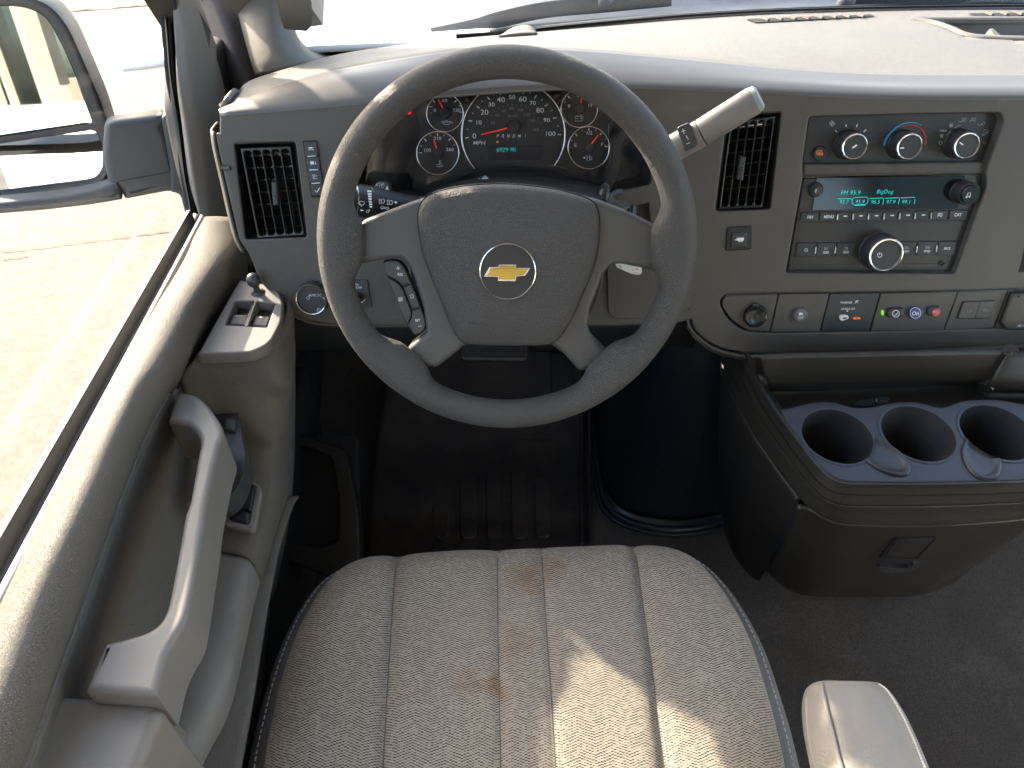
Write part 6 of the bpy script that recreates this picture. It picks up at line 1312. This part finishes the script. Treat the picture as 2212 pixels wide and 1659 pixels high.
def seat_z(x, y):
    d_ = dist_edge(x, y)
    e_ = max(0, 1 - d_ / .055)
    z_ = SZ - .035 * (1 - math.sqrt(max(0, 1 - e_ * e_)))
    for s, dp, wd_ in ((s1, .009, .0075), (s4, .009, .0075), (s2, .0045, .0055), (s3, .0045, .0055)):
        dx = x - seamx(s, y); z_ -= dp * math.exp(-abs(dx / wd_) ** 1.3)
    z_ += .006 * max(0, min(1, (abs(x - cx0) - .15) / .06)) - .004 * math.exp(-((x - cx0) / .12) ** 2)
    z_ += .0012 * math.sin(x * 38 + 2 * math.sin(y * 21)) * math.sin(y * 29 + x * 9)
    return z_
NB = 150; ev = even([V((p_.x, p_.y, 0)) for p_ in ol_], NB)
# rows: straight spans from back to front between left and right sides, packed towards the edges
ymax = max(p_.y for p_ in ev); ymin = min(p_.y for p_ in ev)
def side_x(y, lst):
    xs = [(a.x + (b.x - a.x) * ((y - a.y) / (b.y - a.y) if abs(b.y - a.y) > 1e-9 else 0)) for a, b in zip(lst, lst[1:]) if min(a.y, b.y) <= y <= max(a.y, b.y)]
    return xs
full = [V((p_.x, p_.y, 0)) for p_ in ol_]
ys = [ymin + (ymax - ymin) * (1 - (1 - t / 150) ** 1.5) for t in range(151)]; ys[-1] = ymax - .00002
rows = []
for y in ys:
    xs = side_x(y, full); a, b = min(xs), max(xs)
    row = []
    nseg = 190
    for j in range(nseg + 1):
        t = j / nseg; t = .5 - .5 * math.cos(math.pi * t) * (1) if False else t
        tt = t + .03 * math.sin(2 * math.pi * t) * -1
        x = a + (b - a) * tt; row.append(V((x, y, seat_z(x, y))))
    rows.append(row)
cu = grid('cushion_cover', rows, M['fabric'], seat, sharp=80)
me = cu.data; uvl = me.uv_layers.new(name='weave')
for l in me.loops:
    c_ = me.vertices[l.vertex_index].co; uvl.data[l.index].uv = (c_.x, c_.y)
M['seamdark'] = mat('seam_groove_shade', (.11, .098, .085), .9)  # dark line laid in the grooves to draw their shade
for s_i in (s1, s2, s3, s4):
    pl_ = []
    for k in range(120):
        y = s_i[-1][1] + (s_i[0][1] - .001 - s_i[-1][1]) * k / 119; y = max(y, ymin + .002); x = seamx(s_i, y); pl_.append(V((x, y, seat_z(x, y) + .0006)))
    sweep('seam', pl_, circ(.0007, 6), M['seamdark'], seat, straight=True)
# front roll of cloth below the outline, then vinyl flank and thread
def off_out(dd, z):
    o_ = []
    for i, p_ in enumerate(ev):
        a, b = ev[max(0, i - 1)], ev[min(len(ev) - 1, i + 1)]; t = (b - a).normalized(); n_ = V((-t.y, t.x, 0)); o_.append(V((p_.x, p_.y, z)) + n_ * dd * (.25 + 1.5 * min(1, abs(n_.x) * 1.2) if dd > 0 else 1))
    return o_
sk0 = off_out(0, SZ - .036)
vr = [[p_ for p_ in off_out(-.0003, SZ - .0365)], off_out(.006, SZ - .040), off_out(.013, SZ - .052), off_out(.016, SZ - .075), off_out(.012, SZ - .13), off_out(.004, SZ - .22)]
def blend_front(rws):                       # the front middle stays cloth
    return rws
gv = grid('vinyl_flank', [spl([r[j] for r in vr], 4) for j in range(NB)], M['vinyl'], seat, sharp=60)
sweep('welt', [p_ + V((0, 0, .0)) for p_ in off_out(.002, SZ - .0375)], circ(.0024, 8), M['fabric'] if False else M['vinyl'], seat, straight=True, caps=True)
th = off_out(.0075, SZ - .0395); n_th = 0; tv, tf = [], []
dense = even(th, 340)
for i in range(0, 338, 2):
    if .33 < i / 340 < .66: continue
    a, b = dense[i], dense[i + 1].lerp(dense[i + 2 if i + 2 < 340 else i + 1], .2); t = (b - a).normalized(); n_ = t.cross(V((0, 0, 1))) * .0006; u_ = V((0, 0, .0009)); k0 = len(tv)
    tv += [a - n_, a + n_, b + n_, b - n_, a - n_ + u_, a + n_ + u_, b + n_ + u_, b - n_ + u_]; tf += [(k0 + 4, k0 + 5, k0 + 6, k0 + 7), (k0, k0 + 1, k0 + 5, k0 + 4), (k0 + 2, k0 + 3, k0 + 7, k0 + 6), (k0 + 1, k0 + 2, k0 + 6, k0 + 5), (k0 + 3, k0, k0 + 4, k0 + 7)]
obj('stitching', tv, tf, M['thread'], seat, smooth=False)['kind'] = 'stuff'
fr_in = [v for v in off_out(.0135, SZ - .050)][50:100]
# seat base hidden in the dark
slab('seat_base', (-.22, -.15, -1.18), (.24, .42, -.98), M['black'], seat, .01)
bk = [[V((x, y, z)) for x in (-.24, -.12, .01, .14, .26)] for y, z in ((-.12, -.85), (-.16, -.6), (-.22, -.2), (-.28, -.02))]
patch('seat_back', bk, M['vinyl'], seat, nu=20, thick=.08)
# armrest
Ac = lambda *p: ZL(B2, *p)
AZ = -.69
def zrow(pts, dz): return [P(x, y, z=AZ + z + dz) for (x, y), z in pts]
arws = []
#            left-low      left face      ridge         top            right seam    right side
arm_rows = [
    ((600, 1052, -.030), (610, 1045, -.018), (640, 1040, -.010), (760, 1042, -.008), (900, 1044, -.010), (985, 1052, -.020), (1000, 1056, -.034)),
    ((535, 1062, -.045), (560, 1052, -.018), (612, 1060, -.006), (770, 1072, -.003), (930, 1075, -.006), (1030, 1078, -.020), (1036, 1086, -.045)),
    ((488, 1115, -.060), (520, 1085, -.020), (610, 1110, -.002), (790, 1150, 0), (970, 1150, -.003), (1085, 1128, -.020), (1090, 1140, -.060)),
    ((464, 1205, -.070), (500, 1190, -.030), (640, 1240, 0), (830, 1290, .003), (1030, 1290, 0), (1172, 1260, -.020), (1175, 1280, -.070)),
    ((470, 1350, -.080), (500, 1350, -.035), (680, 1390, 0), (880, 1440, .004), (1090, 1440, 0), (1250, 1420, -.020), (1255, 1440, -.080)),
    ((490, 1490, -.080), (520, 1500, -.035), (715, 1540, 0), (920, 1600, .004), (1140, 1600, 0), (1320, 1585, -.020), (1325, 1600, -.080)),
    ((540, 1720, -.080), (570, 1720, -.035), (775, 1760, 0), (990, 1830, .004), (1220, 1830, 0), (1420, 1830, -.020), (1425, 1850, -.080)),
    ((590, 1950, -.080), (620, 1950, -.035), (835, 1990, 0), (1060, 2060, .004), (1300, 2060, 0), (1520, 2060, -.020), (1525, 2080, -.080))]
AR = [[P(*B2(x, y), z=AZ + dz) for x, y, dz in r] for r in arm_rows]
nose = [[a * .9 + sum(AR[0], V()) / 7 * .1 + V((0, .004, -.01)) for a in AR[0]]]
body = patch('armrest_pad', [[a + V((0, .002, -.03)) for a in AR[0]]] + AR, M['armrest'], seat, nu=50, nv=7, evn=False, sharp=70)
gs_ = patch('armrest_side', [[P(*B2(x, y), z=AZ + z) for x, y, z in r] for r in (((585, 1052, -.02), (520, 1085, -.026), (490, 1190, -.032), (497, 1350, -.035), (517, 1500, -.035), (567, 1720, -.035), (615, 1950, -.035)), ((560, 1058, -.045), (490, 1100, -.06), (462, 1210, -.075), (466, 1350, -.085), (486, 1490, -.085), (536, 1720, -.085), (586, 1950, -.085)))], M['armside'], body, nu=40, thick=.003)
sweep('armrest_piping', [P(*B2(x, y), z=AZ + z) for x, y, z in ((600, 1060, -.006), (606, 1110, .0), (636, 1240, .002), (676, 1390, .002), (711, 1540, .002), (771, 1760, .002), (831, 1990, .002))], circ(.0018, 8), M['armrest'], body)
tsv, tsf = [], []
tl = even(spl([P(*B2(x, y), z=AZ + z) for x, y, z in ((1005, 1068, -.012), (1062, 1112, -.009), (1150, 1250, -.006), (1228, 1410, -.006), (1298, 1580, -.006), (1400, 1830, -.006))], 10), 90)
for i in range(0, 88, 2):
    a, b = tl[i], tl[i + 1].lerp(tl[i + 2], .3); t = (b - a).normalized(); n_ = t.cross(V((0, 0, 1))) * .0006; u_ = V((0, 0, .0016)); k0 = len(tsv)
    tsv += [a - n_, a + n_, b + n_, b - n_, a - n_ + u_, a + n_ + u_, b + n_ + u_, b - n_ + u_]; tsf += [(k0 + 4, k0 + 5, k0 + 6, k0 + 7), (k0, k0 + 1, k0 + 5, k0 + 4), (k0 + 2, k0 + 3, k0 + 7, k0 + 6), (k0 + 1, k0 + 2, k0 + 6, k0 + 5), (k0 + 3, k0, k0 + 4, k0 + 7)]
obj('armrest_stitching', tsv, tsf, M['threadl'], body, smooth=False)['kind'] = 'stuff'
